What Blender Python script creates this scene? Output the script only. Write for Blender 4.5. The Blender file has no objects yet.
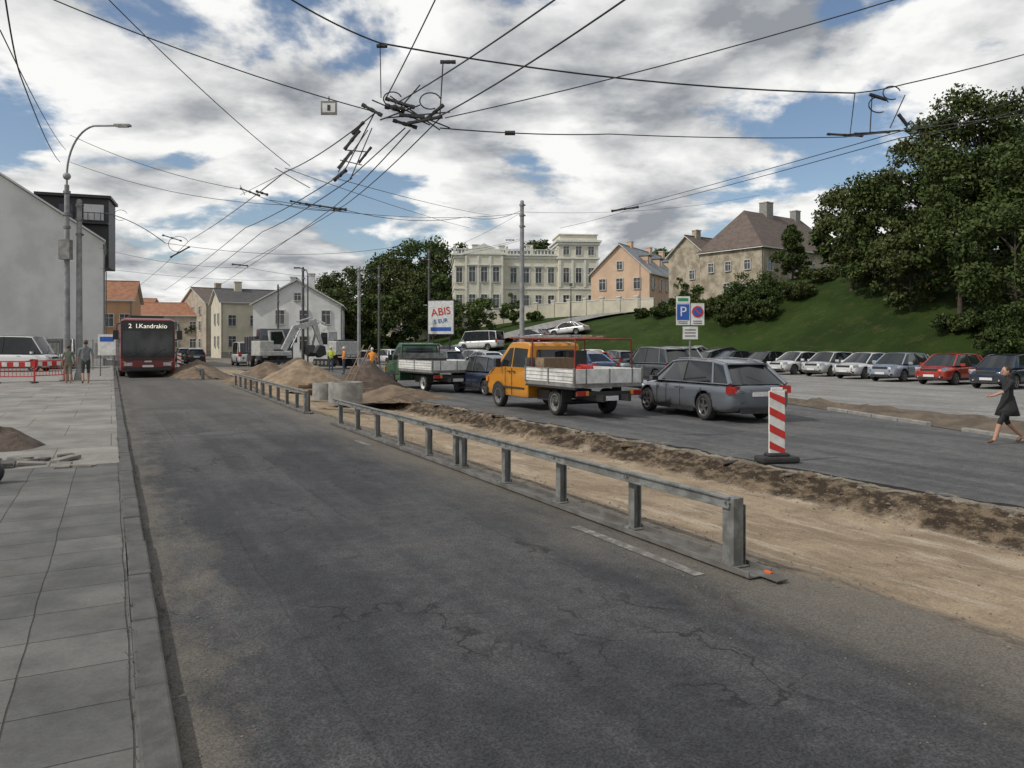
import bpy, bmesh, math, random
import numpy as np
from mathutils import Vector, Matrix, noise
random.seed(7); np.random.seed(7)
rad=math.radians
A=rad(27.8); CA,SA=math.cos(A),math.sin(A)
CAMH=1.7; F=760.0
scene=bpy.context.scene
coll=scene.collection
def R(x,y,z=0.0): return Vector((x*CA-y*SA, x*SA+y*CA, z))      # street frame -> world
def toR(X,Y): return (X*CA+Y*SA, -X*SA+Y*CA)
def sv(u,v,d): return Vector(((u-512)/F*d, d, CAMH+(345-v)/F*d))  # surveyed bearing+distance -> world
AWAY=117.8; TOWARD=297.8
# ------------------------------------------------------------------ materials
def newmat(name):
    m=bpy.data.materials.new(name); m.use_nodes=True
    nt=m.node_tree; b=nt.nodes['Principled BSDF']
    return m,nt,b
def nd(nt,t,**k):
    n=nt.nodes.new(t)
    for a,v in k.items(): setattr(n,a,v)
    return n
def mth(nt,op,a,b=None,clamp=False):
    n=nt.nodes.new('ShaderNodeMath'); n.operation=op; n.use_clamp=clamp
    for i,s in enumerate((a,b)):
        if s is None: continue
        if isinstance(s,(int,float)): n.inputs[i].default_value=s
        else: nt.links.new(s,n.inputs[i])
    return n.outputs[0]
def mixc(nt,f,c1,c2,blend='MIX'):
    n=nt.nodes.new('ShaderNodeMix'); n.data_type='RGBA'; n.blend_type=blend
    for i,s in ((0,f),(6,c1),(7,c2)):
        if isinstance(s,(int,float)): n.inputs[i].default_value=s
        elif isinstance(s,(tuple,list)): n.inputs[i].default_value=(s[0],s[1],s[2],1)
        else: nt.links.new(s,n.inputs[i])
    return n.outputs[2]
def noi(nt,vec,scale,detail=4,rough=.55,dist=0):
    n=nd(nt,'ShaderNodeTexNoise'); n.inputs['Scale'].default_value=scale; n.inputs['Detail'].default_value=detail
    n.inputs['Roughness'].default_value=rough; n.inputs['Distortion'].default_value=dist
    if vec is not None: nt.links.new(vec,n.inputs['Vector'])
    return n.outputs['Fac']
def sstep(nt,v,a,b):
    n=nd(nt,'ShaderNodeMapRange',interpolation_type='SMOOTHSTEP'); nt.links.new(v,n.inputs[0])
    n.inputs[1].default_value=a; n.inputs[2].default_value=b
    return n.outputs[0]
def mapv(nt,vec,sc=(1,1,1),loc=(0,0,0)):
    n=nd(nt,'ShaderNodeMapping'); n.inputs['Scale'].default_value=sc; n.inputs['Location'].default_value=loc
    nt.links.new(vec,n.inputs['Vector']); return n.outputs[0]
def ocoord(nt): return nd(nt,'ShaderNodeTexCoord').outputs['Object']
def bump(nt,b,h,dist,strength=1.0):
    n=nd(nt,'ShaderNodeBump'); n.inputs['Distance'].default_value=dist; n.inputs['Strength'].default_value=strength
    nt.links.new(h,n.inputs['Height']); nt.links.new(n.outputs[0],b.inputs['Normal'])
_mc={}
def M(name,c1,c2=None,scale=3,rough=.7,metal=0,coat=0,bmp=0,bscale=None,stretch=(1,1,1)):
    if name in _mc: return _mc[name]
    m,nt,b=newmat(name)
    if c2 is None: c2=tuple(x*.8 for x in c1)
    v=mapv(nt,ocoord(nt),stretch)
    n=noi(nt,v,scale,5,.6)
    f=sstep(nt,n,.35,.65)
    nt.links.new(mixc(nt,f,c1,c2),b.inputs['Base Color'])
    b.inputs['Roughness'].default_value=rough; b.inputs['Metallic'].default_value=metal
    b.inputs['Coat Weight'].default_value=coat; b.inputs['Coat Roughness'].default_value=.08
    if bmp: bump(nt,b,noi(nt,v,bscale or scale*4,5,.65),bmp)
    _mc[name]=m; return m
def carpaint():
    m,nt,b=newmat('car_paint')
    oi=nd(nt,'ShaderNodeObjectInfo')
    v=ocoord(nt); z=nd(nt,'ShaderNodeSeparateXYZ'); nt.links.new(v,z.inputs[0])
    n=noi(nt,v,4,5,.7)
    d=mth(nt,'ADD',z.outputs[2],mth(nt,'MULTIPLY',mth(nt,'SUBTRACT',n,.5),.5))
    dirt=mth(nt,'SUBTRACT',1.0,sstep(nt,d,.25,.6))
    c=mixc(nt,mth(nt,'MULTIPLY',dirt,.45),oi.outputs['Color'],(.13,.11,.09))
    nt.links.new(c,b.inputs['Base Color'])
    b.inputs['Roughness'].default_value=.32; b.inputs['Metallic'].default_value=.25
    b.inputs['Coat Weight'].default_value=.8; b.inputs['Coat Roughness'].default_value=.06
    return m
PAINT=carpaint()
GLASS=M('vehicle_glass',(.012,.015,.018),(.02,.023,.025),2,.05,0,.3)
RUB=M('black_rubber',(.018,.018,.019),(.03,.029,.028),8,.75)
TRIM=M('black_trim',(.02,.02,.021),(.03,.03,.03),6,.5)
ALLOY=M('alloy_wheel',(.38,.39,.4),(.25,.25,.26),8,.35,.8)
CHROME=M('chrome',(.6,.6,.62),(.5,.5,.5),8,.18,1)
RED=M('tail_light_red',(.35,.01,.008),(.25,.008,.006),8,.15,0,1)
HEAD=M('headlight_glass',(.55,.57,.6),(.35,.37,.4),12,.08,.3,1)
AMB=M('amber_light',(.7,.22,.02),(.6,.2,.02),8,.2,0,1)
WHITEP=M('white_paint',(.72,.72,.7),(.55,.55,.52),5,.5)
PLATE=M('number_plate',(.75,.75,.74),(.5,.5,.5),30,.4)
GALV=M('galvanised_steel',(.27,.275,.265),(.15,.15,.14),7,.55,.4,0,.002,30)
GALV2=M('weathered_zinc',(.26,.26,.25),(.15,.145,.135),4,.65,.2)
RBASE=M('rail_base_steel',(.17,.165,.155),(.1,.092,.082),4,.75,.2)
CONC=M('concrete',(.3,.29,.27),(.2,.195,.18),5,.9,0,0,.006,25)
CONCD=M('concrete_dirty',(.24,.225,.2),(.15,.14,.12),4,.9,0,0,.006,25)
WIRE=M('wire_black',(.02,.02,.02),(.03,.03,.03),5,.6)
POLEG=M('pole_grey',(.3,.31,.31),(.2,.2,.2),3,.6,.2)
POLED=M('pole_dark',(.06,.06,.06),(.1,.1,.1),3,.7)
REDP=M('sign_red',(.55,.03,.025),(.42,.03,.02),10,.45)
BLUEP=M('sign_blue',(.02,.1,.42),(.02,.08,.35),10,.4)
ORANGE=M('orange_plastic',(.7,.13,.02),(.55,.1,.02),8,.5)
WOOD=M('timber',(.25,.17,.1),(.16,.11,.07),6,.8,0,0,0,None,(1,8,1))
SKIN=M('skin',(.45,.26,.18),(.4,.22,.15),10,.5)
# ------------------------------------------------------------------ mesh builder
class MB:
    def __init__(s): s.v=[];s.f=[];s.m=[];s.s=[];s.mats=[];s.X=None
    def mi(s,m):
        if m not in s.mats: s.mats.append(m)
        return s.mats.index(m)
    def add(s,vs,fs,m,smooth=False,T=None):
        o=len(s.v); i=s.mi(m)
        for p in vs:
            p=Vector(p)
            if T is not None: p=T@p
            if s.X is not None: p=s.X@p
            s.v.append(tuple(p))
        for f in fs: s.f.append([o+k for k in f]); s.m.append(i); s.s.append(smooth)
    def box(s,c,sz,m,rz=0,ry=0,rx=0,T=None):
        x,y,z=[k/2 for k in sz]
        vs=[(-x,-y,-z),(x,-y,-z),(x,y,-z),(-x,y,-z),(-x,-y,z),(x,-y,z),(x,y,z),(-x,y,z)]
        TT=Matrix.Translation(c)@Matrix.Rotation(rz,4,'Z')@Matrix.Rotation(ry,4,'Y')@Matrix.Rotation(rx,4,'X')
        if T is not None: TT=T@TT
        s.add(vs,[(0,3,2,1),(4,5,6,7),(0,1,5,4),(1,2,6,5),(2,3,7,6),(3,0,4,7)],m,False,TT)
    def cyl(s,p0,p1,r0,r1,m,n=12,smooth=True,cap=True):
        p0=Vector(p0);p1=Vector(p1);d=(p1-p0)
        if d.length<1e-6: return
        q=d.to_track_quat('Z','Y'); L=d.length
        vs=[];
        for k,(r,zz) in enumerate(((r0,0),(r1,L))):
            for i in range(n):
                a=2*math.pi*i/n
                vs.append(p0+q@Vector((r*math.cos(a),r*math.sin(a),zz)))
        fs=[(i,(i+1)%n,n+(i+1)%n,n+i) for i in range(n)]
        s.add(vs,fs,m,smooth)
        if cap:
            s.add(vs,[tuple(range(n-1,-1,-1)),tuple(range(n,2*n))],m,False)
    def tube(s,pts,r,m,n=8):
        for a,b in zip(pts[:-1],pts[1:]): s.cyl(a,b,r,r,m,n)
    def sph(s,c,r,m,nu=14,nv=9,T=None):
        if not isinstance(r,(tuple,list)): r=(r,r,r)
        vs=[];fs=[]
        for j in range(nv+1):
            t=math.pi*j/nv
            for i in range(nu):
                a=2*math.pi*i/nu
                vs.append((c[0]+r[0]*math.sin(t)*math.cos(a),c[1]+r[1]*math.sin(t)*math.sin(a),c[2]+r[2]*math.cos(t)))
        for j in range(nv):
            for i in range(nu):
                fs.append((j*nu+i,(j+1)*nu+i,(j+1)*nu+(i+1)%nu,j*nu+(i+1)%nu))
        s.add(vs,fs,m,True,T)
    def lathe(s,prof,c,m,n=24,axis='Y',sgn=1):
        vs=[];fs=[]
        for (r,h) in prof:
            for i in range(n):
                a=2*math.pi*i/n
                if axis=='Y': vs.append((c[0]+r*math.cos(a),c[1]+sgn*h,c[2]+r*math.sin(a)))
                else: vs.append((c[0]+r*math.cos(a),c[1]+r*math.sin(a),c[2]+h))
        for j in range(len(prof)-1):
            for i in range(n):
                q=(j*n+i,j*n+(i+1)%n,(j+1)*n+(i+1)%n,(j+1)*n+i)
                fs.append(q)
        s.add(vs,fs,m,True)
    def poly(s,pts,m): s.add(pts,[tuple(range(len(pts)))],m)
    def prism(s,prof,wf,m,smooth=False):
        n=len(prof)
        vs=[(x,-wf(x,z),z) for x,z in prof]+[(x,wf(x,z),z) for x,z in prof]
        fs=[(i,(i+1)%n,n+(i+1)%n,n+i) for i in range(n)]+[tuple(range(n-1,-1,-1)),tuple(range(n,2*n))]
        s.add(vs,fs,m,smooth)
    def mesh(s,name):
        me=bpy.data.meshes.new(name); me.from_pydata(s.v,[],s.f)
        for m in s.mats: me.materials.append(m)
        me.polygons.foreach_set('material_index',s.m); me.polygons.foreach_set('use_smooth',s.s)
        bm=bmesh.new(); bm.from_mesh(me)
        bmesh.ops.recalc_face_normals(bm,faces=bm.faces); bm.to_mesh(me); bm.free()
        me.update(); return me
    def obj(s,name,loc=(0,0,0),rz=0,parent=None,bevel=0,seg=2):
        o=bpy.data.objects.new(name,s.mesh(name)); coll.objects.link(o)
        o.location=loc; o.rotation_euler=(0,0,rz)
        if parent: o.parent=parent
        if bevel:
            b=o.modifiers.new('bevel','BEVEL'); b.width=bevel; b.segments=seg; b.limit_method='ANGLE'; b.angle_limit=rad(40)
        return o
def empty(name,loc=(0,0,0),rz=0):
    e=bpy.data.objects.new(name,None); coll.objects.link(e); e.location=loc; e.rotation_euler=(0,0,rz); e.empty_display_size=.3
    return e
def bake(ob,name):
    dg=bpy.context.evaluated_depsgraph_get(); dg.update()
    me=bpy.data.meshes.new_from_object(ob.evaluated_get(dg)); me.name=name
    return me
# ------------------------------------------------------------------ terrain
def sm(t):
    t=max(0.,min(1.,t)); return t*t*(3-2*t)
def hx0(yr): return 41-.6*min(max(yr-50,0),30)
def hill(xr,yr):
    yy=min(max(yr-50,0),30); w=26+.4*yy
    return (10-3.9*sm((yr-48)/27))*sm((xr-hx0(yr))/w)
PX=[4.45,4.8,5.4,6.5,8.2,8.5,8.70,8.86,9.3,9.7]; PZ=[0,-.07,-.24,-.34,-.46,-.44,-.25,-.17,-.175,-.205]
def gh(xr,yr,det=True):
    base=np.interp(xr,[4.45,9.7],[0,-.2])
    if 4.2<xr<10.2 and yr<33:
        T=1-sm((yr-27)/5)
        j=.2*noise.noise((yr*.9,xr*.3,3))+.06*noise.noise((yr*5,xr,1)) if det else 0
        jj=j*sm((xr-5)/2)
        z=np.interp(xr+jj,PX,PZ)
        if det and 4.6<xr<9.6:
            z+=.03*noise.noise((xr*1.6,yr*1.6,0))+.012*noise.noise((xr*7,yr*7,5))
            if xr>8.2: z+=.03*noise.noise((xr*6,yr*6,9))
        base=base*(1-T)+z*T
    return float(base)+hill(xr,yr)
def gz(X,Y):
    xr,yr=toR(X,Y); return gh(xr,yr,False)
def seq(parts):
    out=[]
    for a,b,st in parts:
        out+=list(np.arange(a,b-1e-6,st))
    out.append(parts[-1][1]); return out
xs=seq([(-700,-100,100),(-100,-10,15),(-10,4,2),(4,8.2,.1),(8.2,9.8,.06),(9.8,12,.8),(12,30,2),(30,80,1.5),(80,140,10),(140,900,95)])
ys=seq([(-120,-10,22),(-10,1,1),(1,24,.1),(24,36,.4),(36,130,2),(130,200,10),(200,1200,125)])
nx,ny=len(xs),len(ys)
gv=[(x,y,gh(x,y)) for y in ys for x in xs]
gf=[];gm=[]
for j in range(ny-1):
    for i in range(nx-1):
        gf.append((j*nx+i,j*nx+i+1,(j+1)*nx+i+1,(j+1)*nx+i))
        cx=(xs[i]+xs[i+1])/2; cy=(ys[j]+ys[j+1])/2
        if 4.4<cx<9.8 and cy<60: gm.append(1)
        elif cx>hx0(cy)+.3 and cy<200 : gm.append(2)
        else: gm.append(0)
def asphalt(name,c1,c2,dustx=None,dustamt=.6,crack=True,dustc=(.2,.175,.14),ld=False):
    m,nt,b=newmat(name); v=ocoord(nt)
    sp=nd(nt,'ShaderNodeSeparateXYZ'); nt.links.new(v,sp.inputs[0])
    n2=noi(nt,v,.55,5,.65,.4); n3=noi(nt,mapv(nt,v,(1.8,.12,1)),1.0,5,.6); n1=noi(nt,v,75,3,.75); n4=noi(nt,v,6,5,.7)
    f=mth(nt,'ADD',mth(nt,'MULTIPLY',n2,.45),mth(nt,'MULTIPLY',n3,.55))
    c=mixc(nt,sstep(nt,f,.42,.58),c1,c2)
    sc=sstep(nt,n1,.3,.75)
    c=mixc(nt,.85,c,mixc(nt,sc,(.35,.35,.36),(1.9,1.88,1.84)),'MULTIPLY')
    c=mixc(nt,.6,c,mixc(nt,sstep(nt,n4,.3,.7),(.66,.66,.66),(1.3,1.29,1.26)),'MULTIPLY')
    if crack:
        dn=nd(nt,'ShaderNodeTexNoise'); dn.inputs['Scale'].default_value=2.4; dn.inputs['Detail'].default_value=6; nt.links.new(v,dn.inputs['Vector'])
        vv=nd(nt,'ShaderNodeVectorMath',operation='MULTIPLY_ADD'); nt.links.new(dn.outputs['Color'],vv.inputs[0]); vv.inputs[1].default_value=(.8,.8,0); nt.links.new(mapv(nt,v,(1,.7,1)),vv.inputs[2])
        def cracks(scale,w,loc,t0):
            vo=nd(nt,'ShaderNodeTexVoronoi',feature='DISTANCE_TO_EDGE'); vo.inputs['Scale'].default_value=scale; nt.links.new(vv.outputs[0],vo.inputs['Vector'])
            cr=mth(nt,'SUBTRACT',1.0,sstep(nt,vo.outputs['Distance'],w*.15,w))
            return mth(nt,'MULTIPLY',cr,sstep(nt,noi(nt,mapv(nt,v,(1,.5,1),loc),.8,4,.6),t0,t0+.09))
        cr=mth(nt,'MAXIMUM',cracks(1.5,.022,(4.3,1.2,0),.5),cracks(4.2,.05,(1.3,7.2,0),.57))
        c=mixc(nt,mth(nt,'MULTIPLY',cr,.85),c,(.014,.014,.014))
        br=nd(nt,'ShaderNodeTexBrick'); br.inputs['Scale'].default_value=1; br.inputs['Brick Width'].default_value=2.1; br.inputs['Row Height'].default_value=7.3; br.inputs['Mortar Size'].default_value=.012
        br.inputs['Color1'].default_value=(.8,.8,.81,1); br.inputs['Color2'].default_value=(1.15,1.15,1.14,1); br.inputs['Mortar'].default_value=(.6,.6,.6,1)
        vd=nd(nt,'ShaderNodeVectorMath',operation='MULTIPLY_ADD'); nt.links.new(dn.outputs['Color'],vd.inputs[0]); vd.inputs[1].default_value=(.12,.12,0); nt.links.new(v,vd.inputs[2]); nt.links.new(vd.outputs[0],br.inputs['Vector'])
        c=mixc(nt,.8,c,br.outputs['Color'],'MULTIPLY')
    if dustx:
        g=mth(nt,'ADD',sp.outputs[0],mth(nt,'MULTIPLY',mth(nt,'SUBTRACT',noi(nt,mapv(nt,v,(1,.35,1)),1.4,6,.7),.5),2.0))
        dm=mth(nt,'MULTIPLY',sstep(nt,g,dustx[0],dustx[1]),dustamt)
        if ld:
            g2=mth(nt,'ADD',sp.outputs[0],mth(nt,'MULTIPLY',mth(nt,'SUBTRACT',noi(nt,mapv(nt,v,(1,.5,1)),2.2,6,.7),.5),2.0))
            dm=mth(nt,'MAXIMUM',dm,mth(nt,'MULTIPLY',mth(nt,'SUBTRACT',1.0,sstep(nt,g2,.1,.75)),.65))
            dm=mth(nt,'MAXIMUM',dm,mth(nt,'MULTIPLY',sstep(nt,mth(nt,'ADD',sp.outputs[1],mth(nt,'MULTIPLY',n2,12)),15,34),.36))
            dm=mth(nt,'MAXIMUM',dm,mth(nt,'MULTIPLY',sstep(nt,n2,.58,.72),.2))
        dc=mixc(nt,sc,tuple(k*.55 for k in dustc),tuple(k*1.2 for k in dustc))
        c=mixc(nt,dm,c,dc)
    nt.links.new(c,b.inputs['Base Color']); b.inputs['Roughness'].default_value=.82
    b.inputs['Specular IOR Level'].default_value=.35
    bump(nt,b,mth(nt,'ADD',n1,mth(nt,'MULTIPLY',n4,1.2)),.008)
    return m
ASPH_NEAR=asphalt('asphalt_worn',(.043,.045,.049),(.078,.08,.083),(3.1,4.5),.8,True,ld=True)
ASPH_FAR=asphalt('asphalt_far',(.075,.077,.08),(.12,.121,.12),None,0,False)
ASPH_LOT=asphalt('asphalt_parking',(.19,.187,.18),(.27,.265,.255),None,0,False)
ASPH_GEN=asphalt('ground_dusty',(.13,.12,.105),(.2,.18,.15),None,0,False)
def sandmat():
    m,nt,b=newmat('sand'); v=ocoord(nt)
    n1=noi(nt,v,1.1,6,.7,.3); n2=noi(nt,v,45,3,.7); n3=noi(nt,mapv(nt,v,(2.5,.5,1)),1.6,6,.65)
    c=mixc(nt,sstep(nt,n1,.38,.62),(.38,.3,.21),(.26,.2,.14))
    c=mixc(nt,sstep(nt,n3,.5,.68),c,(.44,.37,.28))
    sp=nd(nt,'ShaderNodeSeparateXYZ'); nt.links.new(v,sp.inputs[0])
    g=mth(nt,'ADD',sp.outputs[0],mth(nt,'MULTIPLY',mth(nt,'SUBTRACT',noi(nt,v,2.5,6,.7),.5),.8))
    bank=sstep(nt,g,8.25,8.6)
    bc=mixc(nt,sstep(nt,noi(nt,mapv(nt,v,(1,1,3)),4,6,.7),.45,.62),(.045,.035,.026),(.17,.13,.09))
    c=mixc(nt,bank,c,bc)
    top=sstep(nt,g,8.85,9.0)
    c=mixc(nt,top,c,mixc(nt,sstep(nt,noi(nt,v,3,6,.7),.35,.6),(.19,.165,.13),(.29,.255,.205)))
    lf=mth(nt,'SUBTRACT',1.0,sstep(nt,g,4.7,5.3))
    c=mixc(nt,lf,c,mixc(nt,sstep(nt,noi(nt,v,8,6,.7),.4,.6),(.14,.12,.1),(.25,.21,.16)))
    c=mixc(nt,.6,c,mixc(nt,sstep(nt,n2,.3,.7),(.65,.65,.65),(1.3,1.3,1.3)),'MULTIPLY')
    nt.links.new(c,b.inputs['Base Color']); b.inputs['Roughness'].default_value=.95; b.inputs['Specular IOR Level'].default_value=.1
    bump(nt,b,mth(nt,'ADD',mth(nt,'MULTIPLY',n2,.35),noi(nt,v,9,6,.7)),.035)
    return m
SAND=sandmat()
DIRT=M('dirt',(.2,.145,.095),(.11,.08,.055),2.5,.95,0,0,.03,12)
DIRTS=M('strip_dirt',(.15,.115,.08),(.085,.065,.047),1.2,.95,0,0,.04,9)
DIRTD=M('dark_soil',(.07,.052,.04),(.12,.09,.07),4,.95,0,0,.03,12)
DIRTL=M('light_sand_pile',(.3,.225,.15),(.18,.13,.085),2.5,.95,0,0,.04,10)
def grassmat():
    m,nt,b=newmat('grass'); v=ocoord(nt)
    c=mixc(nt,sstep(nt,noi(nt,v,.25,6,.6),.35,.65),(.055,.095,.022),(.035,.062,.016))
    c=mixc(nt,sstep(nt,noi(nt,v,.8,6,.75),.5,.72),c,(.1,.11,.042))
    c=mixc(nt,.6,c,mixc(nt,noi(nt,v,10,5,.85),(.2,.25,.2),(1.75,1.7,1.6)),'MULTIPLY')
    nt.links.new(c,b.inputs['Base Color']); b.inputs['Roughness'].default_value=.9; b.inputs['Specular IOR Level'].default_value=.1
    bump(nt,b,noi(nt,v,8,6,.8),.35)
    return m
GRASS=grassmat()
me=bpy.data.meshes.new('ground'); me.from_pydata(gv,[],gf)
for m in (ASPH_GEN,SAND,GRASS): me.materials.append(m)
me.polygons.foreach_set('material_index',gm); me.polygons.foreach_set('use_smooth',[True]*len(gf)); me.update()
go=bpy.data.objects.new('ground',me); coll.objects.link(go); go.rotation_euler=(0,0,A)
def strip(name,ylist,fl,fr,z,mat,thick=0,nxs=1,zf=None):
    mb=MB(); vs=[];fs=[];k=nxs+1
    for y in ylist:
        l,r=fl(y),fr(y)
        for i in range(k):
            x=l+(r-l)*i/nxs; vs.append((x,y,zf(x,y) if zf else z))
    n=len(ylist)
    for j in range(n-1):
        for i in range(nxs): fs.append((j*k+i,j*k+i+1,(j+1)*k+i+1,(j+1)*k+i))
    mb.add(vs,fs,mat)
    if thick:
        for col in (0,k-1):
            vs2=[];fs2=[]
            for j in range(n):
                p=vs[j*k+col]; vs2+= [p,(p[0],p[1],p[2]-thick)]
            fs2=[(2*j,2*j+1,2*j+3,2*j+2) for j in range(n-1)]
            mb.add(vs2,fs2,TRIM if thick<.09 else mat)
    o=mb.obj(name,rz=A); return o
yl=list(np.arange(-12,40,.12))+list(np.arange(40,150,2.))
strip('road',yl,lambda y:.25,lambda y:4.52+.16*noise.noise((y*1.1,0,0))+.06*noise.noise((y*6,0,2)),.004,ASPH_NEAR)
KL=[(-60,2.0),(-5.6,10.6),(8.5,15.8),(17.2,19.0),(28.5,25.2),(60,34)]
def kerbx(y): return float(np.interp(y,[k[0] for k in KL],[k[1] for k in KL]))
yl2=list(np.arange(-12,32,.1))+[36,40,50,60]
strip('road',yl2,lambda y:(9.12+.22*noise.noise((y*.9,5,0))+.09*noise.noise((y*4,5,2))+.04*noise.noise((y*13,5,2))) if y<32 else 9.8,lambda y:kerbx(y)-.15,-.155,ASPH_FAR,thick=.07)
def upx(y):
    return float(np.interp(y,[-30,-3.5,10.3,18.5,21],[32,24,19.4,20.7,kerbx(21)+.1])) if y<21 else kerbx(y)+.1
yl3=[-30,-20,-12]+list(np.arange(-11,60,.5))
strip('parking_lot',yl3,lambda y:upx(y)+.12*noise.noise((y*1.5,1,1)),lambda y:hx0(y)-.1,-.188,ASPH_LOT)
yl4=list(np.arange(-12,21,.2))
def dz(x,y):
    l=kerbx(y)+.1;r=upx(y)
    t=(x-l)/(r-l+.001); s_=math.sin(math.pi*min(max(t,0),1))
    return -.165+(.09+.16*noise.noise((x*1.4,y*1.4,0))+.08*noise.noise((x*5,y*5,0)))*s_
strip('dirt_strip',yl4,lambda y:kerbx(y),lambda y:upx(y)+.35+.2*noise.noise((y,3,3)),-.15,DIRTS,nxs=20,zf=dz)
mb=MB()
yy=-11.0
while yy<40:
    x0,x1=kerbx(yy),kerbx(yy+.98)
    if not (14<yy<19 or 9.5<yy<10.5): mb.box(((x0+x1)/2-.06,yy+.49,-.16+random.uniform(-.01,.01)),(.14,1.0,.16),CONC,rz=-math.atan2(x1-x0,.98)+random.uniform(-.02,.02))
    yy+=1
mb.obj('kerb',rz=A,bevel=.012)
mb=MB(); yy=-10
while yy<60:
    x0,x1=hx0(yy),hx0(yy+1.96); mb.box(((x0+x1)/2,yy+.98,-.12),(.15,1.97,.24),CONC,rz=-math.atan2(x1-x0,1.96)); yy+=2
mb.obj('kerb',rz=A,bevel=.012)
def slabmat():
    m,nt,b=newmat('paving_slabs'); v=ocoord(nt)
    br=nd(nt,'ShaderNodeTexBrick'); br.offset=0.0; br.inputs['Scale'].default_value=1.0
    br.inputs['Brick Width'].default_value=.49; br.inputs['Row Height'].default_value=.49; br.inputs['Mortar Size'].default_value=.005; br.inputs['Mortar Smooth'].default_value=.5
    br.inputs['Color1'].default_value=(.085,.086,.086,1); br.inputs['Color2'].default_value=(.125,.125,.122,1); br.inputs['Mortar'].default_value=(.035,.034,.028,1)
    dn=nd(nt,'ShaderNodeTexNoise'); dn.inputs['Scale'].default_value=1.2; nt.links.new(v,dn.inputs['Vector'])
    vv=nd(nt,'ShaderNodeVectorMath',operation='MULTIPLY_ADD'); nt.links.new(dn.outputs['Color'],vv.inputs[0]); vv.inputs[1].default_value=(.035,.035,0); nt.links.new(mapv(nt,v,(1,1,1),(-.1,0,0)),vv.inputs[2])
    nt.links.new(vv.outputs[0],br.inputs['Vector'])
    n1=noi(nt,v,1.4,6,.7); n2=noi(nt,v,60,3,.7)
    c=mixc(nt,.9,br.outputs['Color'],mixc(nt,sstep(nt,n1,.3,.7),(.6,.6,.6),(1.3,1.28,1.22)),'MULTIPLY')
    c=mixc(nt,.6,c,mixc(nt,n2,(.4,.4,.4),(1.6,1.6,1.6)),'MULTIPLY')
    c=mixc(nt,mth(nt,'MULTIPLY',sstep(nt,noi(nt,v,3,6,.75),.52,.72),.55),c,(.14,.125,.1))
    nt.links.new(c,b.inputs['Base Color']); b.inputs['Roughness'].default_value=.85
    h=mth(nt,'SUBTRACT',mth(nt,'MULTIPLY',n2,.2),mth(nt,'MULTIPLY',br.outputs['Fac'],1.0))
    bump(nt,b,h,.01)
    return m
SLAB=slabmat()
strip('sidewalk',[-12,0,6,11.8],lambda y:-3.4,lambda y:.1,.078,SLAB,nxs=4)
def cpave():
    m,nt,b=newmat('concrete_paving'); v=ocoord(nt)
    br=nd(nt,'ShaderNodeTexBrick'); br.inputs['Scale'].default_value=1.0
    br.inputs['Brick Width'].default_value=1.5; br.inputs['Row Height'].default_value=2.0; br.inputs['Mortar Size'].default_value=.012; br.inputs['Mortar Smooth'].default_value=.5
    br.inputs['Color1'].default_value=(.2,.195,.18,1); br.inputs['Color2'].default_value=(.25,.24,.22,1); br.inputs['Mortar'].default_value=(.1,.095,.08,1); nt.links.new(v,br.inputs['Vector'])
    c=mixc(nt,.9,br.outputs['Color'],mixc(nt,sstep(nt,noi(nt,v,.9,7,.7),.3,.7),(.62,.61,.6),(1.25,1.23,1.2)),'MULTIPLY')
    c=mixc(nt,.6,c,mixc(nt,noi(nt,v,50,3,.7),(.5,.5,.5),(1.5,1.5,1.5)),'MULTIPLY')
    nt.links.new(c,b.inputs['Base Color']); b.inputs['Roughness'].default_value=.88; bump(nt,b,noi(nt,v,12,6,.7),.01); return m
strip('concrete_pavement',[11.8,13,20,28,40],lambda y:-9,lambda y:.1,.055,cpave(),nxs=4)
strip('sidewalk',[40,70,110],lambda y:-9,lambda y:.1,.07,CONC,nxs=2)
mb=MB(); yy=-11
KERB=M('kerb_stone',(.1,.098,.094),(.065,.063,.06),6,.9,0,0,.008,30)
while yy<110:
    mb.box((.175+random.uniform(-.006,.006),yy+.5,.012+random.uniform(-.006,.006)-(.02 if 11<yy<32 else 0)),(.15,.99,.14),KERB,rz=random.uniform(-.006,.006)); yy+=1.0
mb.obj('kerb',rz=A,bevel=.015)
def paintmat():
    m,nt,b=newmat('worn_road_paint'); v=ocoord(nt)
    f=sstep(nt,noi(nt,v,7,7,.8),.4,.56)
    nt.links.new(mixc(nt,f,(.26,.25,.225),(.12,.11,.1)),b.inputs['Base Color']); b.inputs['Roughness'].default_value=.85
    return m
PM=paintmat()
mb=MB()
for x,y0,y1 in ((3.83,4.3,6.0),(3.85,12.5,13.2)):
    mb.add([(x-.05,y0,.009),(x+.05,y0,.009),(x+.05,y1,.009),(x-.05,y1,.009)],[(0,1,2,3)],PM)
mb.obj('road_marking',rz=A)
mb=MB(); mb.lathe([(0,.012),(.3,.012),(.33,.01),(.36,.006)],(1.8,15.5,0),TRIM,28,'Z'); mb.obj('manhole_cover',rz=A)
mb=MB()
def stone(mb,x,y,z,r,m):
    vs=[];
    for d in ((1,0,0),(0,1,0),(-1,0,0),(0,-1,0),(0,0,1),(0,0,-1)):
        k=r*random.uniform(.6,1.2); vs.append((x+d[0]*k,y+d[1]*k,z+d[2]*k*.7))
    mb.add(vs,[(0,1,4),(1,2,4),(2,3,4),(3,0,4),(1,0,5),(2,1,5),(3,2,5),(0,3,5)],m)
STN=M('rubble_stone',(.2,.175,.145),(.12,.1,.085),9,.9)
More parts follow.
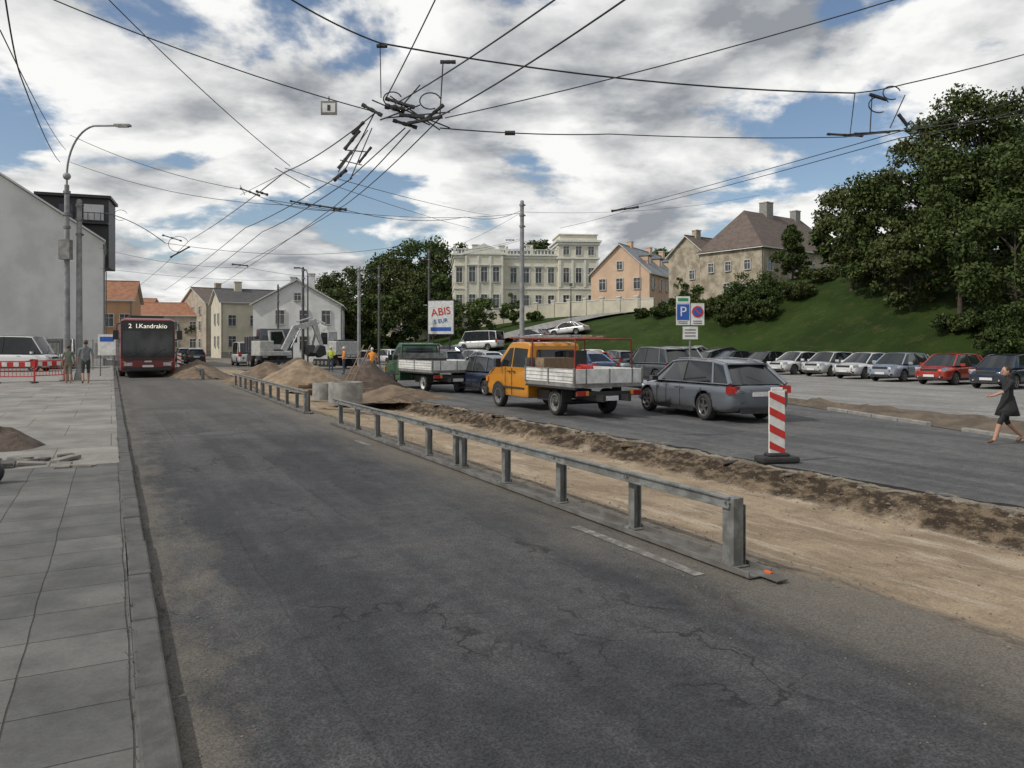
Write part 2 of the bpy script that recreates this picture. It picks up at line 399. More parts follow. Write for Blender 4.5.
for i in range(3000):
    y=random.uniform(1,28)
    t=random.random()
    if t<.5: x=random.gauss(8.6,.22)
    elif t<.7: x=random.gauss(9.0,.15)
    elif t<.8: x=random.uniform(5.6,8.2)
    else: x=random.uniform(4.4,5.6)
    z=gh(x,y) if x>4.5 else .005
    stone(mb,x,y,z+.003,random.uniform(.006,.022) if random.random()<.96 or x<6 else random.uniform(.03,.06),random.choice((STN,DIRT,STN,DIRTD if x>8 else STN)))
for i in range(1100):
    stone(mb,random.choice((random.gauss(.45,.14),random.uniform(3,4.5),random.uniform(3.4,4.5))),random.uniform(1.5,20),.006,random.uniform(.003,.011),STN)
mb.obj('rubble',rz=A)
mb=MB()
for i in range(26):
    y=random.uniform(1.5,26); x=random.gauss(8.85,.08)
    mb.box((x,y,gh(x,y)+.0),(random.uniform(.08,.22),random.uniform(.1,.3),.04),random.choice((TRIM,STN,DIRT)),rz=random.uniform(0,3),rx=random.uniform(-.3,.3),ry=random.uniform(0,.5))
mb.obj('broken_asphalt',rz=A,bevel=.01)
def pile(name,X,Y,rx,ry,h,mat,seed=0,rz=0):
    n=34; mb=MB(); vs=[];fs=[]
    for j in range(n+1):
        for i in range(n+1):
            a=(i/n*2-1); b=(j/n*2-1); r=math.hypot(a,b)
            nn=noise.fractal((a*2+seed,b*2,seed),1.0,2.0,5)
            z=h*max(0,1-r**1.25*(1+.25*nn))*(1+.25*nn)+.05*nn*h*(r<1)
            vs.append((a*rx*1.1,b*ry*1.1,z-.03))
    for j in range(n):
        for i in range(n): fs.append((j*(n+1)+i,j*(n+1)+i+1,(j+1)*(n+1)+i+1,(j+1)*(n+1)+i))
    mb.add(vs,fs,mat,True)
    for k in range(60):
        a=random.uniform(0,6.28); r=random.uniform(.7,1.2); stone(mb,math.cos(a)*r*rx,math.sin(a)*r*ry,.02,random.uniform(.02,.06)*min(1,rx),mat)
    return mb.obj(name,(X,Y,gz(X,Y)),rz)
pile('sand_pile',-8.6,31,2.0,1.7,1.25,DIRTL,1)
pile('sand_pile',-11.0,34,1.8,1.5,1.0,DIRT,2)
pile('soil_pile',-6.2,32,1.6,1.4,1.2,DIRTD,3)
pile('soil_pile',-17.5,42,4.5,1.6,.9,DIRT,4,rad(-60))
pile('soil_pile',-13.5,47,2,2,1.1,DIRT,6)
pile('soil_pile',-4.0,26.5,1.9,1.3,.5,DIRT,7)
pile('soil_pile',-8.25,12.2,.7,.7,.45,DIRTD,5)
# ------------------------------------------------------------------ guard rail
def rail(y0,y1,x0,x1,name='guard_rail',tip=True):
    mb=MB(); L=y1-y0; n=max(2,int(round(L/1.42)))
    H=.55
    mb.box((.02,L/2,.012),(.22,L,.012),RBASE); mb.box((-.09,L/2,.035),(.012,L,.045),RBASE); mb.box((.13,L/2,.035),(.012,L,.045),RBASE)
    mb.box((0,L/2+.12,H-.05),(.05,L-.26,.085),GALV); mb.box((-.035,L/2+.12,H-.012),(.03,L-.27,.018),GALV); mb.box((-.035,L/2+.12,H-.084),(.03,L-.27,.018),GALV)
    ps=[.28+i*(L-.56)/n for i in range(n+1)]
    ps.append(ps[n//2]+.22)
    for p in ps:
        w=.085
        mb.box((.032,p,H/2-.02),(.01,w,H-.1),GALV); mb.box((.07,p,H/2-.02),(.066,.008,H-.1),GALV2); mb.box((.108,p,H/2-.02),(.01,w,H-.1),GALV)
        mb.box((.03,p,.026),(.16,.16,.012),GALV)
        for dy in (-.05,.05):
            mb.cyl((-.03,p+dy,.03),(-.03,p+dy,.05),.01,.01,GALV,6); mb.cyl((-.052,p+dy*.4,H-.05),(-.024,p+dy*.4,H-.05),.011,.011,GALV2,6)
    mb.box((.02,ps[0],H/2),(.1,.12,H-.02),GALV)
    for sx in range(1,int(L/4)+1): mb.box((-.001,sx*4.0,H-.05),(.054,.012,.09),TRIM)
    if tip:
        mb.box((.1,.0,.03),(.03,.06,.02),ORANGE); mb.box((.06,-.02,.02),(.1,.3,.012),RBASE)
    ang=-math.atan2(x1-x0,L)
    return mb.obj(name,R(x0,y0,.008),A+ang,bevel=.003)
rail(4.04,16.3,4.15,4.25)
rail(19.0,33.5,4.3,4.5)
rail(39.5,54,3.9,3.9,tip=False)
# ------------------------------------------------------------------ wheels / cars
def wheel(mb,x,y,r,w,sgn,rim=ALLOY,steel=False):
    t=w/2
    mb.lathe([(r*.62,-t),(r*.92,-t),(r*.985,-t*.75),(r,-t*.3),(r,t*.3),(r*.985,t*.75),(r*.93,t*.98),(r*.7,t),(r*.66,t*.86)],(x,y,r),RUB,28,'Y',sgn)
    mb.lathe([(r*.67,t*.86),(r*.62,t*.9),(r*.57,t*.45),(r*.2,t*.4),(0.0,t*.4)],(x,y,r),rim if steel else TRIM,28,'Y',sgn)
    mb.lathe([(r*.67,t*.9),(r*.6,t*.93),(r*.585,t*.8)],(x,y,r),rim,28,'Y',sgn)
    if steel:
        mb.lathe([(r*.3,t*.42),(r*.26,t*.75),(0,t*.8)],(x,y,r),TRIM,16,'Y',sgn)
        for k in range(8):
            a=k*math.pi/4; mb.cyl((x+math.cos(a)*r*.43,y+sgn*t*.41,r+math.sin(a)*r*.43),(x+math.cos(a)*r*.43,y+sgn*t*.46,r+math.sin(a)*r*.43),r*.07,r*.07,TRIM,8)
    else:
        for k in range(5):
            a=k*2*math.pi/5+.3
            T=Matrix.Translation((x,y+sgn*t*.72,r))@Matrix.Rotation(-a,4,'Y')
            mb.box((r*.33,0,0),(r*.56,.03,r*.17),rim,T=T)
        mb.cyl((x,y+sgn*t*.5,r),(x,y+sgn*t*.86,r),r*.15,r*.12,rim,12)
def car_mesh(name,L=4.6,W=1.8,H=1.48,wb=2.7,wr=.32,hood=1.0,tail='wagon',belt=.62,nose=.5):
    w=W/2; xf=L/2; xr=-L/2; zb=.2; zB=belt*H; cow=xf-hood
    mb=MB()
    st=[(xr,.42,zB-.16,.80*w),(xr+.05,.30,zB-.05,.9*w),(xr+.22,.23,zB,.955*w),(xr+.6,zb,zB+.01,.99*w),(-.15*L,zb,zB,w),(.08*L,zb,zB-.015,w),(cow-.05,zb,zB-.03,.985*w),
        (cow+hood*.4,zb,zB-.07,.965*w),(cow+hood*.75,.22,zB-.14-.02*(hood>.6),.92*w),(xf-.08,.27,nose*H+.05,.83*w),(xf,.36,nose*H-.06,.68*w)]
    vs=[];fs=[]
    half=[(0,0,0),(.8,0,0),(.96,.1,0),(1,.4,0),(.985,.66,0),(.99,.74,0),(.945,.93,0),(.8,1.0,.012),(.4,1.0,.035),(0,1.0,.045)]
    k=18
    for (x,z0,z1,ww) in st:
        h=z1-z0
        ring=[(ww*a,z0+h*b+c) for a,b,c in half]
        full=ring+[(-y,z) for y,z in ring[-2:0:-1]]
        vs+=[(x,y,z) for y,z in full]
    for j in range(len(st)-1):
        for i in range(k): fs.append((j*k+i,j*k+(i+1)%k,(j+1)*k+(i+1)%k,(j+1)*k+i))
    fs.append(tuple(range(k))); fs.append(tuple((len(st)-1)*k+i for i in range(k-1,-1,-1)))
    bmb=MB(); bmb.add(vs,fs,PAINT,True); bo=bmb.obj('tmp_body')
    s=bo.modifiers.new('s','SUBSURF'); s.levels=2
    cm=MB()
    off=(xf-.88)-wb/2
    axs=(wb/2+off,-wb/2+off)
    for ax in axs:
        for sg in (1,-1):
            cm.cyl((ax,sg*.52,wr+.02),(ax,sg*1.3,wr+.02),wr+.055,wr+.055,TRIM,32)
    co=cm.obj('tmp_cut')
    bo.data.materials.append(TRIM)
    bl=bo.modifiers.new('b','BOOLEAN'); bl.object=co; bl.operation='DIFFERENCE'; bl.solver='EXACT'
    bm_=bake(bo,'tmpb')
    base=len(mb.v)
    i0=mb.mi(PAINT); i1=mb.mi(TRIM)
    for v in bm_.vertices: mb.v.append(v.co[:])
    for p in bm_.polygons:
        mb.f.append([base+q for q in p.vertices]); c=p.center
        ins=any(abs(math.hypot(c.x-ax,c.z-wr-.02)-(wr+.055))<.012 for ax in axs) and abs(c.y)>.5 or (abs(abs(c.y)-.52)<.01 and c.z<wr*2.3)
        mb.m.append(i1 if ins else i0); mb.s.append(True if not ins else False)
    bpy.data.objects.remove(bo); bpy.data.objects.remove(co)
    for ax in axs:
        for sg in (1,-1): wheel(mb,ax,sg*(w-.115),wr,.2,sg)
    mb.box((off,0,.28),(wb+.9,W*.75,.16),TRIM)
    bw=.925*w; rw=.70*w
    if tail=='wagon': bx=[xr+.12,xr+.75,-.06*L,cow-.42,cow+.05]; rx=[xr+.62,xr+1.05,-.05*L,cow-.95,cow-.72]
    elif tail=='hatch': bx=[xr+.15,xr+.7,-.05*L,cow-.4,cow+.05]; rx=[xr+.55,xr+.95,-.03*L,cow-.85,cow-.62]
    elif tail=='sedan': bx=[xr+.55,xr+1.05,-.04*L,cow-.42,cow+.05]; rx=[xr+1.25,xr+1.45,-.02*L,cow-.95,cow-.75]
    else: bx=[xr+.06,xr+.9,-.02*L,cow-.5,cow+.12]; rx=[xr+.14,xr+1.0,0,cow-.8,cow-.45]
    zr=[H-.11,H-.04,H,H-.03,H-.06]; zbb=[zB+.0,zB+.0,zB-.005,zB-.015,zB-.02]
    wbm=[bw*.93,bw,bw,bw,bw*.93]; wrm=[rw*.9,rw*.97,rw,rw,rw*.95]
    if tail=='van': wrm=[.86*w]*5
    for sg in (1,-1):
        vs=[(bx[i],sg*wbm[i],zbb[i]) for i in range(5)]+[(rx[i],sg*wrm[i],zr[i]) for i in range(5)]
        mb.add(vs,[(i,i+1,6+i,5+i) for i in range(4)],GLASS)
        P=[Vector(v) for v in vs]; o=Vector((0,sg*.004,0))
        for i,rr in ((0,.06),(1,.032),(2,.028),(4,.035)):
            a,b=P[i]+o,P[5+i]+o
            mb.cyl(a,b,rr,rr*.9,PAINT if i!=2 else TRIM,8)
        mb.tube([P[5+i]+Vector((0,0,-.005)) for i in range(5)],.032,PAINT,8)
        mb.tube([P[i]+Vector((0,sg*.012,.012)) for i in range(5)],.012,CHROME if tail=='wagon' else TRIM,6)
        mb.tube([Vector((rx[i],sg*(wrm[i]-.06),zr[i]+.055)) for i in range(4)],.014,TRIM if tail!='wagon' else CHROME,6) if tail in('wagon','van') else None
        mb.box((cow-.38,sg*(w+.1),zB+.05),(.12,.2,.13),PAINT,rz=sg*.15)
        mb.box((cow-.45,sg*(w+.09),zB+.05),(.02,.16,.1),GLASS)
        for hx in (-.02*L-.12,cow-1.25 if hood>.7 else .9):
            mb.box((hx-.02*L,sg*(w*.985),zB-.14),(.17,.03,.028),PAINT)
        mb.box((off,sg*(w*.975),.24),(wb-2*wr-.15,.05,.08),TRIM)
        for gx in (-.05*L,cow-.35,-.05*L-.95): mb.box((gx,sg*w*.992,.56),(.012,.012,.5),TRIM)
        mb.box((xf-.19,sg*.70*w,nose*H+.0),(.30,.26,.13),HEAD,rz=-sg*.62,ry=.3)
        mb.box((xf-.06,sg*.62*w,.38),(.12,.2,.08),TRIM,rz=-sg*.35)
        mb.cyl((xf-.05,sg*.6*w,.38),(xf+.005,sg*.6*w,.38),.04,.04,HEAD,10)
        tz=zB-.12 if tail!='van' else zB-.05
        mb.box((xr+.10,sg*.80*w,tz),(.24,.26,.17 if tail!='van' else .4),RED,rz=sg*.5)
        mb.box((xr+.045,sg*.77*w,tz-.02),(.12,.1,.05),HEAD,rz=sg*.45)
    mb.add([(bx[4],wbm[4],zbb[4]),(bx[4]+.09,0,zbb[4]+.01),(bx[4],-wbm[4],zbb[4]),(rx[4],-wrm[4],zr[4]),(rx[4]+.05,0,zr[4]+.04),(rx[4],wrm[4],zr[4])],[(0,1,4,5),(1,2,3,4)],GLASS,True)
    mb.add([(bx[0],wbm[0],zbb[0]),(bx[0]-.06,0,zbb[0]+.01),(bx[0],-wbm[0],zbb[0]),(rx[0],-wrm[0],zr[0]),(rx[0]-.04,0,zr[0]+.03),(rx[0],wrm[0],zr[0])],[(0,1,4,5),(1,2,3,4)],GLASS,True)
    if tail in('wagon','hatch','van'):
        mb.box((rx[0]-.03,0,zr[0]+.03),(.16,wrm[0]*1.9,.035),PAINT)
    vs=[];fs=[]
    for i in range(5):
        for t,c in ((-1,0),(-.7,.035),(0,.05),(.7,.035),(1,0)): vs.append((rx[i],t*wrm[i],zr[i]+c))
    for i in range(4):
        for j in range(4): fs.append((i*5+j,i*5+j+1,(i+1)*5+j+1,(i+1)*5+j))
    mb.add(vs,fs,PAINT,True)
    mb.box((xf-.03,0,nose*H-.02),(.06,.62*W*.75,.11),TRIM); mb.box((xf+.002,0,nose*H+.05),(.02,.45*W,.015),CHROME)
    mb.box((xf-.03,0,.32),(.07,.55*W,.11),TRIM); mb.box((xf+.012,0,.44),(.015,.5,.11),PLATE)
    mb.box((xr-.005,0,zB-.22 if tail!='sedan' else .5),(.02,.5,.11),PLATE); mb.box((xr+.02,0,.3),(.08,W*.62,.13),TRIM); mb.box((xr-.008,0,zB-.13),(.02,.6,.02),CHROME)
    mb.cyl((xr+.02,0,zB+.07),(xr+.12,.34,zB+.2),.008,.008,TRIM,5)
    return mb.mesh(name)
TPL={'wagon':car_mesh('wagon_mesh',4.8,1.82,1.47,2.82,.33,1.12,'wagon'),
     'hatch':car_mesh('hatch_mesh',4.15,1.72,1.46,2.52,.3,.85,'hatch',.62,.5),
     'sedan':car_mesh('sedan_mesh',4.6,1.76,1.44,2.7,.31,1.08,'sedan',.63,.5),
     'mpv':car_mesh('mpv_mesh',4.7,1.85,1.75,2.8,.34,.9,'wagon',.57,.47),
     'van':car_mesh('van_mesh',5.1,1.95,2.15,3.1,.34,.55,'van',.52,.4)}
def car(kind,X,Y,ang,col,name='parked_car',z=None):
    o=bpy.data.objects.new(name,TPL[kind]); coll.objects.link(o)
    z=gz(X,Y)+.013 if z is None else z
    o.location=(X,Y,z);
    e=.8; dx,dy=math.cos(rad(ang)),math.sin(rad(ang))
    p=math.atan2(gz(X+dx*e,Y+dy*e)-gz(X-dx*e,Y-dy*e),2*e) if abs(gz(X,Y)+.2)>.05 else 0
    o.rotation_euler=(0,-p,rad(ang)); o.color=(*col,1); return o
SIL=(.36,.37,.38);GRY=(.1,.108,.12);WHT=(.7,.7,.69);BLK=(.015,.016,.018);REDC=(.42,.035,.02);BLU=(.03,.06,.16);DBL=(.015,.025,.05)
th=rad(90+19)
rl=Vector((4.79,18.75)); fw=Vector((math.cos(th),math.sin(th))); rt=Vector((fw.y,-fw.x)); off=(2.4-.88)-1.41
ctr=rl+fw*(1.41-off)+rt*.8
car('wagon',ctr.x,ctr.y,90+19,(.13,.145,.17),'estate_car',-.153)
DZ=-.185
for (k,X,Y,a,c) in [('hatch',21.9,33.6,215,DBL),('hatch',21.4,37.0,213,REDC),('hatch',20.6,40.2,214,(.3,.35,.42)),('sedan',20.3,43.4,212,WHT),('hatch',19.6,46.6,213,(.55,.56,.56)),('sedan',18.7,49.6,211,WHT),('sedan',17.6,52.6,214,BLK),('sedan',16.6,57.,205,DBL),('wagon',16.4,62,205,BLK),('hatch',15.5,66.5,210,SIL)]:
    car(k,X,Y,a,c,'parked_car',DZ)
for (k,X,Y,a,c) in [('hatch',-.9,29.5,118,DBL),('mpv',7.3,38.5,112,(.05,.06,.065)),('sedan',4.4,45,115,BLU),('hatch',1.3,45.5,120,WHT),('sedan',-1.8,51,120,SIL),('hatch',5.2,52,115,REDC),('wagon',-5.2,57,122,GRY),('hatch',-.2,57,118,BLU),('mpv',-8.5,63,122,SIL),('hatch',-3.3,66,122,WHT),('sedan',3.2,61,118,SIL),('hatch',8,58,110,GRY),('sedan',1.,71,120,WHT),('hatch',-12,74,125,WHT),('wagon',-16.5,76,125,GRY),('hatch',-12.5,62,122,SIL),('mpv',10.5,49,105,(.2,.22,.24)),('hatch',-6.5,72,120,REDC),('sedan',7,68,120,WHT)]:
    car(k,X,Y,a,c,'car')
for (k,X,Y,a,c) in [('van',-3.4,84,150,WHT),('hatch',2.2,84,150,GRY),('hatch',-9.6,84,160,WHT),('sedan',6.3,84,150,WHT),('hatch',-6.6,80,150,BLU)]:
    car(k,X,Y,a,c,'van' if k=='van' else 'parked_car')
for (k,x,y,a,c) in [('sedan',4.8,84,AWAY,DBL),('hatch',7,90,AWAY,GRY),('van',-3.2,62,AWAY+180,WHT),('hatch',7.,78,AWAY,BLK),('van',11,74,AWAY,WHT)]:
    p=R(x,y); car(k,p.x,p.y,a,c,'van' if k=='van' else 'car')
car('van',-31,47,10,WHT,'van',.07)
# ------------------------------------------------------------------ flatbed trucks
def flatbed(name,X,Y,ang,col,crew=True,rack=True,wb=3.3):
    e=empty(name,(X,Y,-.153),rad(ang))
    W=.92; z1=1.93
    def wf(x,z):
        t=max(0,(z-1.15)/.8); s=max(0,(x-(wb+.3))/.6)
        return W-.13*t-.07*s
    xn=wb+.88
    cb=xn-(2.75 if crew else 1.95)
    prof=[(cb,.36),(cb,1.0),(cb+.02,1.2),(cb+.05,1.83),(cb+.12,z1-.02),(cb+.5,z1+.015),(xn-1.55,z1),(xn-1.42,z1-.05),(xn-.72,1.24),(xn-.5,1.14),(xn-.12,1.02),(xn-.03,.92),(xn,.6),(xn-.02,.36)]
    mb=MB(); mb.prism(prof,wf,PAINT)
    c=mb.obj('cab',parent=e,bevel=.035,seg=3); c.color=(*col,1)
    mb=MB()
    def side(pts,m=GLASS,o=.012):
        for sg in (1,-1):
            vs=[(x,sg*(wf(x,z)+o),z) for x,z in pts]; mb.poly(vs,m)
    if crew:
        side([(cb+.12,1.22),(cb+.14,1.74),(cb+.95,1.78),(cb+.95,1.22)])
    side([(cb+(1.03 if crew else .15),1.22),(cb+(1.03 if crew else .17),1.78),(xn-1.5,1.76),(xn-.92,1.22)])
    a,b=(xn-1.37,z1-.1),(xn-.76,1.28)
    nx_,nz_=.72*.015,.69*.015
    mb.poly([(a[0]+nx_,-wf(*a)+.08,a[1]+nz_),(a[0]+nx_,wf(*a)-.08,a[1]+nz_),(b[0]+nx_,wf(*b)-.07,b[1]+nz_),(b[0]+nx_,-wf(*b)+.07,b[1]+nz_)],GLASS)
    mb.poly([(cb-.012,-.62,1.25),(cb-.012,.62,1.25),(cb-.012+.03,.6,1.72),(cb-.012+.03,-.6,1.72)],GLASS)
    for sg in (1,-1):
        mb.box((xn-1.1,sg*(W+.12),1.32),(.08,.16,.25),TRIM); mb.box((xn-.02,sg*.7,.82),(.08,.3,.17),HEAD); mb.box((xn-.05,sg*.88,.82),(.12,.06,.15),AMB)
        for gx in ((cb+.99,) if crew else ())+(xn-1.35,): mb.box((gx,sg*(W+.002),.8),(.014,.012,.78),TRIM)
        for hx in ((cb+.85,) if crew else ())+(cb+(1.15 if crew else .25),): mb.box((hx,sg*(W+.01),1.08),(.14,.03,.035),TRIM)
        mb.box((cb+1.2,sg*(W+.004),.62),(2.0,.018,.05),TRIM)
        pts=[(wb+.43*math.cos(t),sg*(W+.003-.0),.34+.43*math.sin(t)) for t in np.linspace(-.05,math.pi+.05,22)]
        mb.poly(pts,TRIM)
    mb.box((xn,0,.45),(.14,1.8,.2),TRIM); mb.box((xn,0,.8),(.05,1.1,.14),TRIM); mb.box((xn+.075,0,.5),(.01,.52,.11),PLATE)
    mb.obj('cab_fittings',parent=e)
    mb=MB()
    mb.box((wb/2-.5,.38,.52),(wb+2.2,.09,.16),TRIM); mb.box((wb/2-.5,-.38,.52),(wb+2.2,.09,.16),TRIM)
    mb.cyl((0,-.75,.34),(0,.75,.34),.07,.07,TRIM); mb.box((1.0,.5,.48),(.7,.3,.28),TRIM); mb.box((.9,-.55,.5),(.5,.3,.25),GALV2)
    for sg in (1,-1):
        wheel(mb,0,sg*.78,.34,.23,sg,WHITEP if not crew else GALV2,True); wheel(mb,wb,sg*.84,.34,.2,sg,GALV2,True)
        mb.box((-.45,sg*.78,.55),(.02,.3,.35),RUB)
        mb.box((.0,sg*.8,.74),(1.0,.3,.02),TRIM)
    mb.obj('chassis_and_wheels',parent=e)
    b0=-1.25; b1=cb-.08; bl=b1-b0; bc=(b0+b1)/2; bw=1.02
    mb=MB(); mb.box((bc,0,.83),(bl,2*bw,.1),GALV2); mb.box((bc,bw-.02,.76),(bl,.06,.06),TRIM); mb.box((bc,-bw+.02,.76),(bl,.06,.06),TRIM)
    for sg in (1,-1):
        mb.box((bc,sg*bw,1.07),(bl-.06,.03,.36),WHITEP)
        for zz in (.95,1.05,1.15,1.24): mb.box((bc,sg*(bw+.018),zz),(bl-.1,.012,.014),GALV2)
        for fx in (b0+.02,bc,b1-.02): mb.box((fx,sg*(bw+.012),1.07),(.06,.05,.42),GALV2)
    mb.box((b0,0,1.07),(.03,2*bw-.06,.36),WHITEP); mb.box((b1,0,1.2),(.04,2*bw,.62),GALV2)
    for yy_ in (-.7,0,.7): mb.box((b0-.02,yy_,1.07),(.02,.04,.36),GALV2)
    mb.box((b0+.02,0,.62),(.06,1.95,.12),TRIM)
    for sg in (1,-1):
        mb.box((b0-.02,sg*.82,.64),(.05,.32,.12),RED); mb.box((b0-.025,sg*.68,.64),(.05,.08,.11),AMB)
    mb.box((b0-.03,0,.5),(.03,.52,.12),PLATE)
    mb.obj('flatbed',parent=e,bevel=.006)
    mb=MB()
    if rack:
        RR=M('rack_red',(.25,.03,.02),(.15,.02,.015),5,.6)
        for x in (b0+.25,b1-.1,):
            for sg in (1,-1): mb.cyl((x,sg*.9,.9),(x,sg*.85,2.0),.022,.022,RR,8)
            mb.cyl((x,-.87,2.0),(x,.87,2.0),.022,.022,RR,8)
        for sg in (1,-1): mb.tube([(b0+.25,sg*.86,2.0),(xn-1.5,sg*.86,2.06)],.02,RR)
        mb.cyl((xn-1.6,-.86,2.06),(xn-1.6,.86,2.06),.022,.022,RR,8)
        for ly in (.55,.22):
            mb.box((b1-.2,ly,2.09),(2.9,.03,.07),GALV2)
        for k in range(10): mb.cyl((b1-1.5+k*.29,.22,2.09),(b1-1.5+k*.29,.55,2.09),.014,.014,GALV2,6)
        mb.box((b1-.3,-.3,2.1),(2.3,.14,.05),WOOD); mb.box((b1-.2,-.6,2.08),(2.6,.1,.05),WOOD)
        mb.box((b1-.4,.3,1.2),(.5,1.0,.6),WOOD); mb.box((b0+.9,-.3,1.05),(.8,.9,.3),TRIM); mb.box((b0+.5,.4,1.05),(.5,.5,.34),ORANGE)
        mb.cyl((b0+1.3,-.3,1.2),(b0+1.3,.1,1.22),.12,.12,REDP,14); mb.box((b1-.15,-.5,1.3),(.3,.6,.8),TRIM)
    else:
        mb.box((b1-.5,0,1.1),(.7,1.6,.4),TRIM);
        for sg in (1,-1): mb.cyl((b1,sg*.85,1.4),(b1,sg*.85,1.85),.025,.025,TRIM,8)
        mb.cyl((b1,-.85,1.85),(b1,.85,1.85),.025,.025,TRIM,8); mb.cyl((b1,-.85,1.6),(b1,.85,1.6),.02,.02,TRIM,8)
    mb.obj('rack_and_load',parent=e,bevel=.004)
    return e
def at_rl(X,Y,ang):
    t=rad(ang); return X+math.sin(t)*.8, Y-math.cos(t)*.8
x,y=at_rl(1.19,20.05,117); flatbed('flatbed_truck',x,y,117,(.66,.27,.015))
x,y=at_rl(-3.44,30,120); flatbed('flatbed_truck',x,y,120,(.035,.12,.06),crew=False,rack=False,wb=3.4)
# ------------------------------------------------------------------ bus
p=R(1.68,43.6); e=empty('city_bus',(p.x,p.y,.01),rad(TOWARD))
BR=M('bus_red',(.2,.012,.014),(.15,.01,.011),3,.3,.0,.8); BD=M('bus_dark',(.01,.01,.011),(.016,.016,.016),3,.3,0,.3)
mb=MB()
W=1.3
stn=[(0,.5,2.85,.94),(-.06,.38,3.0,.98),(-.25,.32,3.08,1.0),(-1,.3,3.1,1.0),(-11.6,.3,3.1,1.0),(-11.9,.35,3.0,.97),(-12,.5,2.8,.9)]
vs=[];fs=[]
for x,z0,z1,k in stn:
    w=W*k; ring=[(-w+.1,z0),(w-.1,z0),(w,z0+.1),(w,1.1),(w,z1-.25),(w-.07,z1-.07),(w-.25,z1),(-w+.25,z1),(-w+.07,z1-.07),(-w,z1-.25),(-w,1.1),(-w,z0+.1)]
    vs+=[(x,yy_,z) for yy_,z in ring]
n=12
for j in range(len(stn)-1):
    for i in range(n): fs.append((j*n+i,j*n+(i+1)%n,(j+1)*n+(i+1)%n,(j+1)*n+i))
fs+= [tuple(range(n)),tuple(6*n+i for i in range(n-1,-1,-1))]
mb.add(vs,fs,BR); mb.obj('body',parent=e,bevel=.03,seg=3)
mb=MB()
def panel(z0,z1,hw,xo,m,nn=8):
    vs=[];fs=[]
    for zz in (z0,(z0+z1)/2,z1):
        for i in range(nn+1):
            t=-1+2*i/nn; vs.append((xo-.03*t*t,t*hw,zz))
    for j in range(2):
        for i in range(nn): fs.append((j*(nn+1)+i,j*(nn+1)+i+1,(j+1)*(nn+1)+i+1,(j+1)*(nn+1)+i))
    mb.add(vs,fs,m,True)
panel(1.0,2.93,1.235,.045,BD); panel(1.06,2.42,1.16,.052,GLASS)
mb.box((-.0,0,2.93),(.1,2.3,.03),BD)
mb.box((.0,0,.94),(.12,2.2,.06),TRIM)
mb.box((.0,0,.46),(.14,2.2,.18),BD)
for sg in (1,-1):
    mb.box((.0,sg*1.235,1.95),(.085,.02,1.9),BD)
    mb.box((.02,sg*.92,.7),(.12,.38,.17),HEAD,rz=-sg*.2); mb.cyl((.06,sg*.9,.7),(.095,sg*.9,.7),.07,.07,CHROME,14)
    mb.box((.0,sg*1.1,.82),(.1,.14,.05),AMB)
    mb.tube([(-.2,sg*1.2,2.85),(.25,sg*1.42,2.75),(.28,sg*1.46,2.45)],.03,TRIM); mb.box((.28,sg*1.48,2.2),(.12,.26,.48),TRIM)
    for k in range(8):
        mb.box((-1.1-k*1.4,sg*1.302,1.75),(1.28,.02,1.2),GLASS)
    for ax in (-2.7,-8.7):
        mb.poly([(ax+.6*math.cos(t),sg*1.306,.5+.6*math.sin(t)) for t in np.linspace(-.2,math.pi+.2,20)],TRIM); wheel(mb,ax,sg*1.16,.48,.3,sg,GALV2,True)
mb.tube([(.1,-.9,1.1),(.08,-.1,1.5)],.014,TRIM); mb.tube([(.1,.1,1.1),(.08,.85,1.5)],.014,TRIM)
mb.box((.085,0,.6),(.02,.52,.11),PLATE); mb.box((.07,0,.84),(.06,.34,.08),CHROME)
mb.box((-5,0,3.2),(4,1.7,.22),BD); mb.box((-1.8,0,3.16),(1.6,1.6,.14),BD)
mb.obj('front_windows_wheels',parent=e)
m,nt,b=newmat('led_text'); b.inputs['Base Color'].default_value=(.9,.85,.75,1); b.inputs['Emission Color'].default_value=(1,.9,.75,1); b.inputs['Emission Strength'].default_value=.7
def text(s,size,mat,parent,loc,rot,name='lettering',ext=.004):
    c=bpy.data.curves.new(name,'FONT'); c.body=s; c.size=size; c.align_x='CENTER'; c.align_y='CENTER'; c.extrude=ext
    o=bpy.data.objects.new(name,c); coll.objects.link(o); o.data.materials.append(mat); o.parent=parent; o.location=loc; o.rotation_euler=rot; return o
text('2  I.Kandrakio',.32,m,e,(.058,0,2.66),(rad(90),0,rad(90)),'destination_text')
